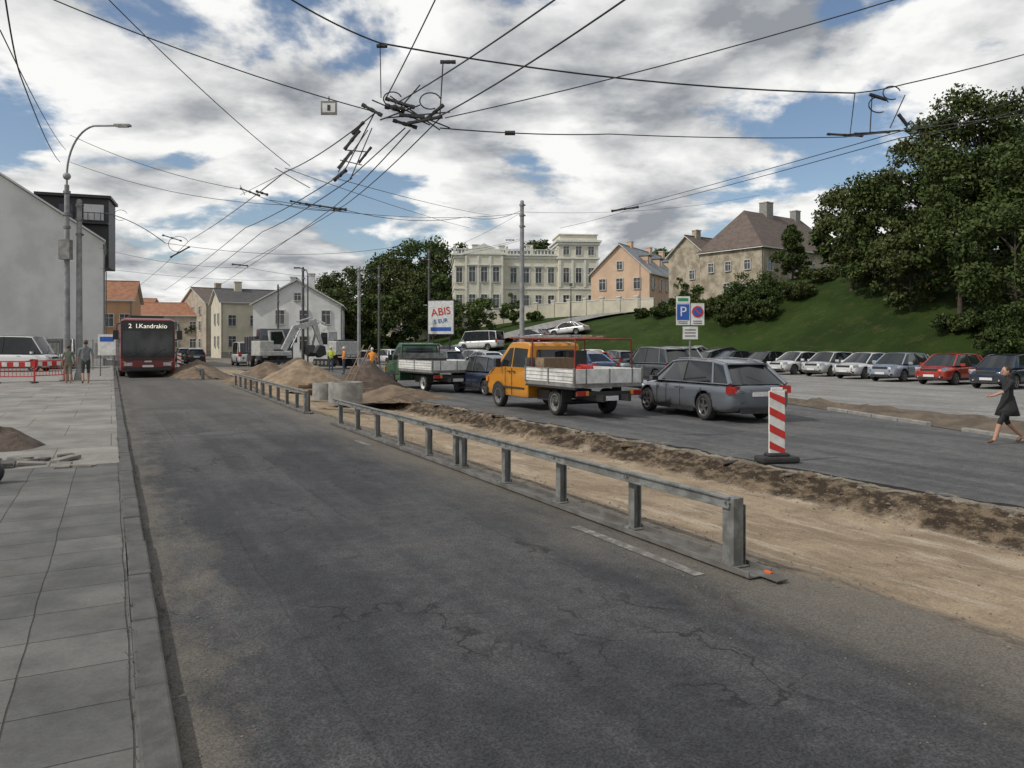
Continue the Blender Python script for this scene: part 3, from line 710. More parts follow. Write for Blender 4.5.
# ------------------------------------------------------------------ buildings
WGL=M('window_glass',(.03,.035,.045),(.07,.08,.09),.6,.08,0,.3)
WFR=M('window_frame',(.55,.54,.5),(.45,.44,.4),5,.6)
def win(mb,T,x,z,w,h,fr=WFR,munt=True):
    mb.box((x,-.012,z),(w,.03,h),WGL,T=T)
    t=.09
    mb.box((x-w/2-t/2,-.05,z),(t,.13,h+2*t),fr,T=T); mb.box((x+w/2+t/2,-.05,z),(t,.13,h+2*t),fr,T=T)
    mb.box((x,-.05,z+h/2+t/2),(w,.125,t),fr,T=T); mb.box((x,-.08,z-h/2-t/2),(w-.004,.2,t),fr,T=T)
    if munt: mb.box((x,-.035,z),(.05,.03,h),fr,T=T); mb.box((x,-.034,z+h*.2),(w-.01,.03,.05),fr,T=T)
def house(name,C,ang,L,W,zb,he,hr,wall,roof,front=None,gable=None,chim=(),dorm=(),trim=WFR,over=.35,hip=0):
    e=empty(name,(C[0],C[1],zb),rad(ang)); mb=MB()
    mb.add([(0,0,-2),(L,0,-2),(L,W,-2),(0,W,-2),(0,0,he),(L,0,he),(L,W,he),(0,W,he)],[(0,1,5,4),(1,2,6,5),(2,3,7,6),(3,0,4,7)],wall)
    if not hip: mb.add([(0,0,he),(0,W,he),(0,W/2,hr),(L,0,he),(L,W,he),(L,W/2,hr)],[(0,1,2),(3,4,5)],wall)
    mb.box((L/2,-.06,he-.12),(L-.01,.14,.22),trim); mb.box((L/2,-.03,.35),(L-.01,.08,.7),CONC)
    mb.obj('walls',parent=e)
    mb=MB(); o=over; sl=(hr-he)/(W/2)
    h0=hip
    top=[( -o+h0,W/2,hr+.05),(L+o-h0,W/2,hr+.05)]
    ez=he-o*sl+.05
    vs=[(-o,-o,ez),(L+o,-o,ez),(L+o,W+o,ez),(-o,W+o,ez)]+top
    vs2=[(x,y,z+.16) for x,y,z in vs]
    fs=[(0,1,5,4),(2,3,4,5)]+([(1,2,5),(3,0,4)] if hip else [])
    mb.add(vs2,fs,roof); mb.add(vs,fs,trim)
    mb.add([vs[0],vs[1],vs2[1],vs2[0]],[(0,1,2,3)],trim); mb.add([vs[0],vs[4],vs2[4],vs2[0]],[(0,1,2,3)],trim); mb.add([vs[3],vs[4],vs2[4],vs2[3]],[(0,1,2,3)],trim)
    if not hip:
        mb.cyl((-o,W/2,hr+.22),(L+o,W/2,hr+.22),.1,.1,roof,8)
    for (x,y,w,h) in chim:
        mb.box((x,y,hr+h/2-.8),(w,w*.8,h+1.6),wall if name!='stone_house' else CONC); mb.box((x,y,hr+h+.05),(w+.15,w*.8+.15,.12),trim)
    for gx in (.15,L-.15): mb.cyl((gx,-.1,0),(gx,-.1,he-.2),.05,.05,GALV2,8)
    mb.obj('roof',parent=e)
    mb=MB()
    T0=Matrix.Identity(4); T1=Matrix.Rotation(rad(-90),4,'Z')
    if front:
        cols,rows,w,h,z0,dz_=front
        for r_ in range(rows):
            for c_ in range(cols): win(mb,T0,L*(c_+.5)/cols,z0+r_*dz_,w,h,trim)
    if gable:
        for (gy,zz,w,h) in gable: win(mb,T1,-gy,zz,w,h,trim)
    for (dx,dw,dh) in dorm:
        yy_=W*.16; zz=he+sl*yy_
        mb.box((dx,yy_+.9,zz+dh/2-.1),(dw,1.8,dh),wall); mb.box((dx,yy_-.01,zz+dh/2),(dw*.6,.04,dh*.6),WGL); mb.box((dx,yy_+.8,zz+dh-.02),(dw+.3,2.2,.12),roof)
    if front or gable: mb.obj('windows',parent=e)
    return e
PLW=M('plaster_white',(.7,.7,.69),(.58,.58,.56),.6,.9,0,0,.01,8); PLG=M('plaster_grey',(.62,.62,.6),(.5,.5,.48),.35,.9,0,0,.01,6)
PLY=M('plaster_cream',(.56,.52,.41),(.46,.43,.34),.7,.9); PLP=M('plaster_peach',(.6,.43,.3),(.52,.37,.26),.7,.9); PLO=M('plaster_orange',(.5,.29,.16),(.42,.24,.13),.7,.9)
PLB=M('plaster_brown',(.42,.36,.28),(.3,.255,.195),.8,.9); STO=M('old_stone',(.42,.37,.28),(.23,.195,.145),.9,.95,0,0,.05,4)
RT=M('roof_tile_orange',(.33,.15,.08),(.22,.1,.06),2,.85); RB=M('roof_brown',(.14,.105,.088),(.095,.075,.065),2,.85); RG=M('roof_metal_grey',(.22,.24,.25),(.16,.175,.185),1,.5,.3); RD=M('roof_black',(.02,.02,.022),(.03,.03,.03),1,.5)
RGD=M('roof_dark_grey',(.09,.085,.085),(.06,.058,.06),2,.8)
cr=Vector((-32.3,60))
house('white_gable_house',(cr.x,cr.y),AWAY,26,15,0,9.9,14.9,PLG,RD,None,None,trim=PLG,over=.2)
e=empty('house_with_dark_roof',(-39.7,69.5,0),rad(20)); mb=MB()
mb.box((0,0,11.8),(5.6,4,6.2),RD); mb.box((0,-.0,15.0),(6.0,4.6,.25),TRIM); mb.box((1.2,-2.2,12.6),(3.2,.5,.15),TRIM)
for k in range(7): mb.box((-.3+k*.5,-2.4,13.1),(.05,.05,.9),TRIM)
mb.box((1.2,-2.4,13.5),(3.2,.06,.06),TRIM); mb.box((-.6,-2.02,13.6),(1.1,.06,1.2),WGL); mb.box((1.6,-2.02,13.6),(1.6,.06,1.4),PLW)
mb.obj('attic_storey',parent=e)
def hs(name,u,d,*a,**k):
    return house(name,((u-512)/F*d,d),*a,**k)
hs('orange_house',101,92,20,3.4,9,0,7.2,9.6,PLO,RT,(2,2,1,1.5,1.8,2.9),None)
hs('tiled_house',128,130,10,12,9,0,6.8,9,PLB,RT,(4,2,1,1.5,2,3),None)
hs('tiled_house',100,150,10,9,9,0,9.0,11,PLP,RT,(3,3,1,1.5,2,2.6),None)
hs('brown_house',206,128,40,12,14,0,8.8,11.6,PLB,RB,(3,3,1,1.5,2,2.8),[(3,2,1,1.5),(7,2,1,1.5),(11,2,1,1.5),(3,5,1,1.5),(7,5,1,1.5),(11,5,1,1.5),(3,7.6,1,1.4),(7,7.6,1,1.4)],chim=[(4,6,1,1)])
hs('pale_house',221,108,30,9,9,0,7.8,9.8,PLY,RGD,(3,2,1,1.5,2.2,3),[(2,2.2,1,1.5),(5,2.2,1,1.5),(2,5.5,1,1.5),(5,5.5,1,1.5)],chim=[(3,4,1,1.2)])
# white house with its gable toward the street
house('white_house',(-19.4,86),100,12,9.5,0,6.2,8.9,PLW,RGD,None,[(1.6,1.9,.9,1.5),(4.0,1.9,.9,1.5),(6.6,1.9,.9,1.5),(1.6,4.8,.9,1.5),(4.0,4.8,.9,1.5),(6.6,4.8,.9,1.5),(4.7,7.1,.7,.8)],chim=[(3,3.4,.8,1.0),(8,6,.8,1.0)])
def palace():
    e=empty('palace',(-9.9,131,6.2),rad(6)); mb=MB()
    PC=M('palace_plaster',(.64,.62,.52),(.55,.53,.44),.6,.9); PT=M('palace_trim',(.7,.69,.62),(.6,.59,.53),2,.8)
    I=Matrix.Identity(4); TL=Matrix.Rotation(rad(-90),4,'Z')
    L=18;W=14;H=11
    mb.box((L/2,W/2,H/2-1.5),(L,W,H+3),PC)
    mb.box((L/2,W/2,H+.15),(L+.9,W+.9,.3),PT); mb.box((L/2,W/2,H-.25),(L+.4,W+.4,.45),PT); mb.box((L/2,W/2,5.3),(L+.25,W+.25,.25),PT); mb.box((L/2,W/2,.5),(L+.3,W+.3,1.0),PT)
    for i in range(31): mb.box((i*.6,-.2,H+.65),(.18,.18,.7),PT)
    mb.box((L/2,-.2,H+1.05),(L+.3,.3,.14),PT)
    for x in (0,9,13.4,18): mb.box((x,-.2,H+.75),(.5,.4,1.0),PT); mb.sph((x,-.2,H+1.5),.25,PT,8,6)
    mb.box((5,-.6,H/2-.2),(6.4,1.6,H+.4),PC); mb.box((5,-.65,H+.15),(7.2,1.9,.35),PT)
    mb.add([(1.4,-1.5,H+.33),(8.6,-1.5,H+.33),(5,-1.5,H+1.9),(1.4,.6,H+.33),(8.6,.6,H+.33),(5,.6,H+1.9)],[(0,1,2),(0,2,5,3),(1,4,5,2)],PT)
    for x in (1.9,3.95,6.05,8.1): mb.box((x,-1.45,H/2+1.0),(.35,.2,H-2.6),PT)
    Tb=Matrix.Translation((0,-1.4,0))
    for x in (2.95,5,7.05):
        win(mb,Tb,x,7.6,1.05,2.6,PT); win(mb,Tb,x,3,1.05,2.3,PT); mb.box((x,-1.55,9.2),(1.6,.3,.18),PT)
    for x in (.8,10.2,12.4,14.6,16.8):
        win(mb,I,x,7.6,1.05,2.6,PT); win(mb,I,x,3,1.05,2.3,PT); mb.box((x,-.15,9.2),(1.6,.3,.18),PT)
    for k in range(5): win(mb,TL,-(1.8+k*2.6),7.6,1.05,2.6,PT); win(mb,TL,-(1.8+k*2.6),3,1.05,2.3,PT)
    X0=18;TW=7;TH=13.4
    mb.box((X0+TW/2,3,TH/2-1.5),(TW,8,TH+3),PC)
    for z,t,o in ((TH+.15,.35,1.0),(TH-.3,.4,.5),(10.6,.3,.5),(5.3,.25,.25)): mb.box((X0+TW/2,3,z),(TW+o,8+o,t),PT)
    mb.box((X0+TW/2,3,TH+.8),(TW-.4,7.6,1.0),PC); mb.box((X0+TW/2,3,TH+1.35),(TW,8,.15),PT)
    Tt=Matrix.Translation((X0,-1,0))
    for x in (1.3,3.5,5.7):
        for z,h in ((3,2.3),(7.6,2.6),(11.9,1.5)): win(mb,Tt,x,z,1.0,h,PT)
    for x in (.2,2.4,4.6,6.8): mb.box((X0+x,-1.1,7.9),(.35,.2,4.7),PT)
    for (x,y) in ((4,8),(9,9),(14,8)): mb.box((x,y,H+1.6),(1.1,.9,2.4),PC); mb.box((x,y,H+2.85),(1.3,1.1,.15),PT)
    mb.box((L/2,W/2,H+.6),(L-1,W-1,.7),RG)
    mb.obj('walls_windows_cornices',parent=e)
palace()
mb=MB(); P=[Vector((-14.5,114)),Vector((-4,113)),Vector((6,110)),Vector((19,101))]
for a,b in zip(P[:-1],P[1:]):
    n=max(1,int((b-a).length/2.6)); an=math.atan2(b.y-a.y,b.x-a.x)
    for i in range(n):
        c=a.lerp(b,(i+.5)/n); z=gz(c.x,c.y)-.4
        mb.box((c.x,c.y,z+.9),((b-a).length/n-.3,.3,3.0),PLY,rz=an); mb.box((c.x,c.y,z+2.44),((b-a).length/n-.3,.42,.1),PLW,rz=an)
        c=a.lerp(b,i/n); z=gz(c.x,c.y)-.4; mb.box((c.x,c.y,z+1.0),(.5,.5,3.5),PLY,rz=an); mb.box((c.x,c.y,z+2.8),(.65,.65,.15),PLW,rz=an)
mb.obj('garden_wall')
mb=MB()
mb.box((-17.5,114.5,5.0),(12,.5,5),PLY,rz=-.5); mb.box((-17.5,114.5,7.55),(12.2,.7,.15),PLW,rz=-.5); mb.obj('boundary_wall')
house('peach_house',(19,105),60,24,8.8,5.6,6.2,10.2,PLP,RG,(8,2,1.0,1.5,1.9,2.8),[(1.8,1.9,.95,1.5),(4.4,1.9,.95,1.5),(7,1.9,.95,1.5),(1.8,4.7,.95,1.5),(4.4,4.7,.95,1.5),(7,4.7,.95,1.5),(4.4,7.3,.8,1.1)],chim=[(4,4.4,.9,.9),(12,4.4,.9,.9),(18,4.4,.9,.9)],dorm=[(4,1.5,1.5),(9,1.5,1.5),(14,1.5,1.5),(19,1.5,1.5)])
sa=math.degrees(math.atan2(.6,.8))
house('stone_house',(29.6,90),sa,18,9.2,6.8,6.8,11.6,STO,RB,(6,2,.95,1.4,1.7,2.8),[(2,4.6,.8,1.1),(4.8,4.6,.8,1.1),(7.4,4.6,.8,1.1),(2.2,1.8,.8,1.1),(5,1.9,.9,1.2)],chim=[(7.5,4.6,1.4,1.6),(14,4.6,1.1,1.2)],hip=3.2)
house('stone_annexe',(24.6,97),sa,7,6,6.2,7.2,9.6,STO,RB,(2,2,.9,1.3,1.7,2.8),[(2,4.6,.8,1.1)],chim=[(2,3,.9,1.0)])
def drape(name,pts,w,mat,off):
    mb=MB(); vs=[];fs=[]; P=[Vector(p) for p in pts]; Q=[]
    for a,b in zip(P[:-1],P[1:]):
        n=max(2,int((b-a).length/1.0))
        for i in range(n): Q.append(a.lerp(b,i/n))
    Q.append(P[-1])
    for i,q in enumerate(Q):
        d=(Q[min(i+1,len(Q)-1)]-Q[max(i-1,0)]).normalized(); nrm=Vector((-d.y,d.x))
        for t in (-1,-.5,0,.5,1):
            c=q+nrm*w*t/2; vs.append((c.x,c.y,max(gz(c.x,c.y),gz(q.x,q.y)-.05)+off))
    for j in range(len(Q)-1):
        for i in range(4): fs.append((j*5+i,j*5+i+1,(j+1)*5+i+1,(j+1)*5+i))
    mb.add(vs,fs,mat,True); mb.obj(name)
drape('hill_road',[(-12,86),(0,90),(8,94),(17,98),(24,110)],7,ASPH_LOT,.14)
# ------------------------------------------------------------------ vegetation
def leafmat(name,c1,c2,c3):
    m,nt,b=newmat(name); g=nd(nt,'ShaderNodeNewGeometry'); v=ocoord(nt)
    c=mixc(nt,sstep(nt,noi(nt,v,.5,3,.6),.38,.62),c1,c2)
    rp=mth(nt,'POWER',g.outputs['Random Per Island'],2.0)
    c=mixc(nt,mth(nt,'MULTIPLY',rp,.85),c,c3)
    nt.links.new(c,b.inputs['Base Color']); b.inputs['Roughness'].default_value=.65; b.inputs['Specular IOR Level'].default_value=.15
    return m
LF1=leafmat('foliage_dark',(.024,.04,.014),(.05,.072,.02),(.09,.12,.032))
LF2=leafmat('foliage_mid',(.04,.062,.018),(.07,.1,.026),(.11,.15,.04))
LF3=leafmat('foliage_olive',(.032,.048,.015),(.064,.082,.026),(.12,.13,.045))
BARK=M('bark',(.08,.06,.045),(.05,.04,.03),4,.95,0,0,.03,10)
def foliage(cent,crad,n,size,flat=.8):
    k=len(cent); idx=np.random.choice(k,n,p=(crad**2)/np.sum(crad**2))
    d=np.random.normal(size=(n,3)); d/=np.linalg.norm(d,axis=1)[:,None]
    r=np.random.random(n)**.5*np.random.uniform(.85,1.2,n)
    P=cent[idx]+d*(r*crad[idx])[:,None]*np.array([1,1,flat])
    a=np.random.normal(size=(n,3))+d*.6; a/=np.linalg.norm(a,axis=1)[:,None]
    t=np.random.normal(size=(n,3)); u=np.cross(a,t); u/=np.linalg.norm(u,axis=1)[:,None]; w=np.cross(a,u)
    s=(size*np.random.uniform(.45,1.3,n))[:,None]
    V=np.stack([P-u*s,P-w*s*.55,P+u*s,P+w*s*.55],1).reshape(-1,3)
    return V
def tree(name,X,Y,h,r,n=5000,leaf=.22,mat=None,z=None,low=.22,ncl=None,trunk=True,flat=.7,cone=False,lean=0):
    z=gz(X,Y) if z is None else z
    mat=mat or LF1; ncl=ncl or 34
    cz=h*(low+1)/2; hz=h*(1-low)/2
    cent=[];cr=[]
    for i in range(ncl):
        while True:
            q=np.random.uniform(-1,1,3)
            if np.dot(q,q)<1 and (np.dot(q,q)>.25 or i<4): break
        if cone: f=1-(q[2]*.5+.5)*.85; q[0]*=f;q[1]*=f
        k=random.uniform(.8,1.08)
        cent.append((q[0]*r*.9*k+lean*q[2],q[1]*r*.9*k,cz+q[2]*hz*.92)); cr.append(r*random.choice((random.uniform(.13,.22),random.uniform(.22,.36)))*(1 if not cone else .7))
    cent=np.array(cent);cr=np.array(cr)
    V=foliage(cent,cr,n,leaf,flat)
    me=bpy.data.meshes.new(name+'_leaves'); nv=len(V); nf=nv//4
    me.vertices.add(nv); me.vertices.foreach_set('co',V.ravel()); me.loops.add(nv); me.loops.foreach_set('vertex_index',np.arange(nv,dtype=np.int32))
    me.polygons.add(nf); me.polygons.foreach_set('loop_start',np.arange(0,nv,4,dtype=np.int32)); me.polygons.foreach_set('loop_total',np.full(nf,4,dtype=np.int32))
    me.materials.append(mat); me.update(); me.validate()
    e=empty(name,(X,Y,z)); lo=bpy.data.objects.new('leaves',me); coll.objects.link(lo); lo.parent=e
    if trunk:
        mb=MB(); tr=max(.08,h*.022)
        p=[Vector((0,0,-.3)),Vector((random.uniform(-.1,.1),0,h*max(low,.12))),Vector((lean*.1,random.uniform(-.2,.2),h*.5)),Vector((lean*.4,0,h*.8))]
        for i in range(3): mb.cyl(p[i],p[i+1],tr*(1-.28*i),tr*(1-.28*(i+1)),BARK,9)
        for i in range(0,ncl,2):
            c=Vector(cent[i]); s=p[1].lerp(p[3],min(.9,max(0,(c.z-h*low)/(h*.8)*.7))); mid=(s+c)/2+Vector((0,0,.2)); mb.cyl(s,mid,tr*.35,tr*.22,BARK,6); mb.cyl(mid,c,tr*.22,tr*.08,BARK,6)
        mb.obj('trunk_and_limbs',parent=e)
    return e
def T(name,u,vt,d,r,n=5000,leaf=.22,**k):
    X=(u-512)/F*d; z=gz(X,d); top=CAMH+(345-vt)/F*d
    return tree(name,X,d,max(1.2,top-z),r,n,leaf,z=z,**k)
T('deciduous_tree',982,88,57,5.2,19000,.17,ncl=64,low=.12)
T('deciduous_tree',935,112,60,4.6,16000,.17,ncl=54,low=.14,mat=LF3)
T('deciduous_tree',893,155,62,4.3,14000,.17,ncl=48,low=.08)
T('deciduous_tree',852,180,66,3.5,10000,.17,ncl=40,low=.05,mat=LF3)
T('deciduous_tree',1030,120,53,5.0,15000,.17,ncl=50,low=.12)
T('deciduous_tree',960,175,53,3.9,12000,.16,ncl=42,low=.04)
T('deciduous_tree',912,212,57,3.4,10000,.16,ncl=38,low=.03,mat=LF3)
T('deciduous_tree',1068,110,62,6,6000,.28)
T('deciduous_tree',1015,205,48,3.7,11000,.15,ncl=38,low=.03)
T('deciduous_tree',872,222,63,2.9,8000,.16,low=.03)
for (u,vt,d,r) in ((985,312,49,1.8),(1015,300,47,2.3),(1045,300,46,3),(955,318,51,1.3),(1000,328,45,1.4)):
    T('bush',u,vt,d,r,4000,.11,low=0.0,trunk=False)
T('conifer_tree',792,222,76,2.9,9000,.14,low=.03,cone=True,ncl=60)
for (u,vt,d,r) in ((757,273,74,2.9),(735,288,73,2.4),(712,298,74,2.0),(775,280,72,2.4),(800,282,70,1.8),(745,300,70,1.9),(822,280,72,1.8),(725,303,71,1.6),(700,310,76,1.6),(765,296,69,1.6)):
    T('bush',u,vt,d,r,4200,.12,low=0,trunk=False,mat=LF1 if u%2 else LF3)
T('bush',661,300,80,1.5,3500,.12,low=0,trunk=False)
for (u,vt,d,r) in ((690,316,82,1.6),(678,320,84,1.3),(640,322,84,1.0)):
    T('bush',u,vt,d,r,2500,.13,low=0,trunk=False)
for (u,vt,d,r) in ((511,293,104,1.9),(483,296,103,2.6),(464,300,102,2.4),(452,305,101,1.8),(536,312,104,1.4)):
    T('bush',u,vt,d,r,3000,.17,mat=LF2,low=0,trunk=False)
for (u,vt,d,r) in ((428,230,160,9),(405,246,155,8),(450,236,165,8),(498,236,172,7),(535,232,175,7),(690,238,150,6),(665,245,160,6),(625,250,180,7)):
    T('deciduous_tree',u,vt,d,r,7000,.38,low=.05,mat=LF1 if u%2 else LF2)
for (u,vt,d,r) in ((372,252,118,6),(345,262,122,6),(395,258,115,5),(415,266,110,4.5),(438,272,108,3.6),(330,268,125,5),(355,285,100,4.2),(400,290,98,4),(378,288,98,4),(340,288,104,4)):
    T('deciduous_tree',u,vt,d,r,6500,.25,low=.03,mat=LF3 if u%2 else LF1)
for (u,vt,d,r) in ((188,302,140,4.5),(203,310,135,3.5),(172,312,150,4),(118,318,120,3),(700,262,100,3),(850,205,85,4)):
    T('deciduous_tree',u,vt,d,r,2600,.34,low=.08)
for side,(xa,xb,ya) in (('l',(-160,-70,230)),('c',(-60,260,260))):
    cent=[];cr=[]
    for i in range(120):
        X=random.uniform(xa,xb); r=random.uniform(4,8); cent.append((X,ya+random.uniform(-15,15),gz(X,ya)+random.uniform(0,5))); cr.append(r)
    V=foliage(np.array(cent),np.array(cr),9000,.9)
    me=bpy.data.meshes.new('far'); nv=len(V); nf=nv//4
    me.from_pydata(V.tolist(),[],[tuple(range(4*i,4*i+4)) for i in range(nf)]); me.materials.append(LF1)
    o=bpy.data.objects.new('distant_trees',me); coll.objects.link(o)
V=[]
for i in range(240):
    x=random.choice((random.gauss(.095,.012),random.gauss(.26,.012))); y=abs(random.gauss(0,7))+2.5
    for k in range(5):
        a=random.uniform(0,6.28); hh=random.uniform(.01,.035); w_=.003
        z0=.07 if x<.2 else .006
        px,py=x+random.gauss(0,.01),y+random.gauss(0,.02)
        V.append([(px,py,z0),(px+w_,py+w_,z0),(px+math.cos(a)*hh*.6,py+math.sin(a)*hh*.6,z0+hh)])
mb=MB()
for t in V: mb.add(t,[(0,1,2)],LF3)
mb.obj('weeds',rz=A)
# ------------------------------------------------------------------ poles, lamps
def pole(name,X,Y,h,r,m=POLEG,z=None,bands=True):
    z=gz(X,Y) if z is None else z
    mb=MB(); mb.cyl((0,0,-.2),(0,0,h),r,r*.72,m,16); mb.cyl((0,0,0),(0,0,.35),r*1.5,r*1.2,CONC,16)
    if bands:
        for zz in (h-.25,h-.9,h-1.6): mb.cyl((0,0,zz),(0,0,zz+.12),r*1.0,r*1.0,GALV,16); mb.box((r,0,zz+.05),(.12,.06,.06),TRIM)
        mb.sph((0,0,h),r*.75,m,12,6)
    return mb.obj(name,(X,Y,z))
def poleu(name,u,vt,d,r,m=POLEG):
    X=(u-512)/F*d; return pole(name,X,d,CAMH+(345-vt)/F*d-gz(X,d),r,m)
poleu('catenary_pole',522,202,48,.17)
poleu('catenary_pole',359,268,56,.15,POLEG); poleu('utility_pole',379,266,60,.11,POLED); poleu('utility_pole',429,250,66,.12,POLED); poleu('utility_pole',303,268,62,.13,POLED); poleu('utility_pole',278,285,70,.1,POLED)
mb=MB()
mb.cyl((0,0,0),(0,0,9.0),.15,.1,POLEG,16); mb.cyl((0,0,0),(0,0,.5),.24,.2,CONC,16)
dv=Vector((1,-.1,0)).normalized()
pts=[Vector((0,0,8.9))]+[Vector((0,0,9.4))+dv*(1.5*(1-math.cos(t)))+Vector((0,0,2.3*math.sin(t))) for t in np.linspace(0,1.45,12)]
pts.append(pts[-1]+dv*1.1+Vector((0,0,-.02)))
mb.tube(pts,.045,POLEG)
hp=pts[-1]; mb.box(hp+dv*.3,(.7,.26,.09),POLEG); mb.box(hp+dv*.3+Vector((0,0,-.06)),(.5,.2,.04),WHITEP)
mb.sph((0,0,9.4),.17,POLEG)
for zz in (5.8,7.0,7.6,8.6): mb.cyl((0,0,zz),(0,0,zz+.12),.16,.16,GALV,16)
mb.box((.05,-.18,6.0),(.5,.3,.9),GALV2)
mb.obj('street_lamp',(-20.5,35,.07))
pole('catenary_pole',-20.1,35.3,8.3,.15,POLEG,.07)
mb=MB(); mb.cyl((0,0,0),(0,0,7.6),.08,.06,POLED,10); mb.tube([(0,0,7.6),(-.1,0,8.0),(-.7,0,8.2)],.04,POLED); mb.box((-.9,0,8.2),(.5,.22,.12),POLED); mb.obj('street_lamp',(-17.2,64,0))
mb=MB(); mb.cyl((0,0,0),(0,0,5),.06,.05,POLED,10); mb.box((0,0,5.1),(.35,.35,.3),POLED); mb.obj('street_lamp',((571-512)/F*88,88,gz(6.8,88)))
mb=MB(); mb.cyl((0,0,0),(0,0,6.2),.07,.05,GALV,10); mb.tube([(0,0,6.2),(.5,0,6.5)],.03,GALV); mb.box((.7,0,6.5),(.5,.22,.1),GALV); mb.obj('street_lamp',((640-512)/F*96,96,gz(16,96)))
mb=MB(); mb.cyl((-.35,0,0),(-.35,0,2.2),.03,.03,GALV,8); mb.cyl((.35,0,0),(.35,0,2.2),.03,.03,GALV,8); mb.box((0,-.04,1.65),(.9,.04,1.1),WHITEP); mb.box((0,-.065,1.95),(.7,.01,.25),BLUEP); mb.obj('information_board',(-21.3,40,.06),.1)
# ------------------------------------------------------------------ overhead wires
WB=MB()
def wire(pts,r=.012,sag=.0,n=10):
    for a,b in zip(pts[:-1],pts[1:]):
        a=sv(*a);b=sv(*b); q=[a.lerp(b,i/n)+Vector((0,0,-sag*4*(i/n)*(1-i/n))) for i in range(n+1)]
        WB.tube(q,r,WIRE,5)
wire([(284,-5,11),(380,43,13)],.014,.05); wire([(380,43,13),(855,93,14.5)],.016,.18); wire([(855,93,14.5),(905,84,14.6),(1040,50,16)],.012,.02)
wire([(40,-6,11),(372,111,13)],.010,.1); wire([(104,-5,12),(290,166,19)],.009,.1)
wire([(0,-40,9),(22,80,13),(60,162,30)],.012,.2); wire([(0,30,11),(66,150,35)],.01,.2)
wire([(910,-5,11),(445,118,13)],.010,.08); wire([(630,-4,8),(440,116,13)],.012,.05); wire([(560,-4,8),(395,104,13)],.011,.04); wire([(437,-4,10),(385,100,13)],.010,.02)
wire([(440,128,13),(610,134,17),(845,137,19)],.012,.05); wire([(845,137,19),(1040,112,16)],.012,.02); wire([(615,210,38),(905,130,18),(1040,92,14)],.012,.05); wire([(560,228,60),(640,207,38),(900,138,18),(1040,104,14)],.012,.06)
for (x0,y0),(x1,y1) in (((375,112),(345,170)),((405,128),(350,178))): wire([(x0,y0,13),(x1,y1,19)],.012,0)
wire([(345,172,19),(245,228,32),(165,290,70)],.014,.1); wire([(352,178,19),(262,232,32),(185,290,70)],.014,.1)
wire([(375,113,13),(285,172,20),(190,240,36),(140,285,70)],.012,.1); wire([(440,118,13),(345,205,24),(235,268,50)],.012,.08)
wire([(410,130,13),(330,210,25),(215,288,60)],.012,.08)
wire([(70,135,35),(245,190,32),(345,210,30),(465,217,40),(522,210,48)],.013,.3); wire([(70,162,35),(285,205,31),(522,213,48)],.012,.4)
wire([(105,213,36),(165,243,34)],.02,-.2); wire([(165,243,34),(400,246,44),(522,238,48)],.01,.5); wire([(100,248,45),(250,268,42),(359,275,56)],.01,.3)
wire([(100,268,50),(300,280,62)],.01,.3); wire([(522,212,48),(760,195,60)],.01,.5); wire([(522,212,48),(429,255,66)],.01,.3); wire([(359,270,56),(522,240,48)],.01,.3)
wire([(285,168,19),(470,228,45)],.009,.1); wire([(300,165,19),(240,195,32)],.009,0); wire([(335,178,19),(490,215,45)],.009,.1)
wire([(855,93,14.5),(850,135,19)],.01); wire([(380,43,13),(381,98,13)],.009,.0)
def blob(u,v,d,w,h,rr=0):
    c=sv(u,v,d); WB.box(c,(w,.07,h*.75),WIRE,ry=rr)
    ax=Vector((math.cos(rr),0,-math.sin(rr)))
    for s_ in (-.45,.0,.45): WB.cyl(c+ax*(w*s_-.035),c+ax*(w*s_+.035),h*.55+.008,h*.55+.008,WIRE,8)
for (u,v,d,w,h,a) in ((372,110,13,.35,.05,.5),(400,103,13,.5,.05,.3),(425,120,13,.6,.05,-.2),(448,62,13.2,.22,.05,0),(395,108,13,.3,.08,.2),(412,116,13,.4,.06,.1),(382,46,13,.12,.05,0),(405,124,13.1,.4,.05,.3),(435,112,13.1,.35,.05,-.7),
    (352,140,16,.5,.06,-.9),(345,160,18,.5,.07,-.9),(340,175,19,.4,.09,-.7),(358,128,15,.3,.05,-.8),(365,155,16,.4,.04,-.9),
    (845,135,19,.9,.05,.05),(872,133,19,.9,.05,-.05),(878,97,14.6,.3,.05,.3),(903,120,17,.3,.06,.9),
    (250,192,32,.9,.07,.35),(262,193,32,.5,.09,.3),(320,206,30,1.2,.08,.15),(300,203,30,.8,.07,.2),(340,209,30,.5,.11,.1),(625,209,38,1.4,.11,-.15),(180,252,34,1.0,.06,-.5),(172,238,34,.9,.06,.3),(240,265,42,.9,.08,.1),(510,240,48,.5,.06,0),(510,133,15,.15,.07,0)):
    blob(u,v,d,w,h,a)
for c0,rr,d in (((880,104),.15,14.6),((893,92),.13,14.6),((178,244),.35,34),((392,98),.12,13),((430,100),.14,13),((120,215),.25,36)):
    pts=[sv(c0[0],c0[1],d)+Vector((rr*1.3*math.cos(t),.05,rr*math.sin(t))) for t in np.linspace(.3,5.2,14)]; WB.tube(pts,.012,WIRE,5)
for (u0,v0,u1,v1) in ((385,118,450,112),(372,100,430,125),(443,62,440,115),(420,85,400,108),(405,110,450,128),(380,120,420,105),(390,96,440,130)):
    WB.tube([sv(u0,v0,13),sv(u1,v1,13.1)],.012,WIRE,6)
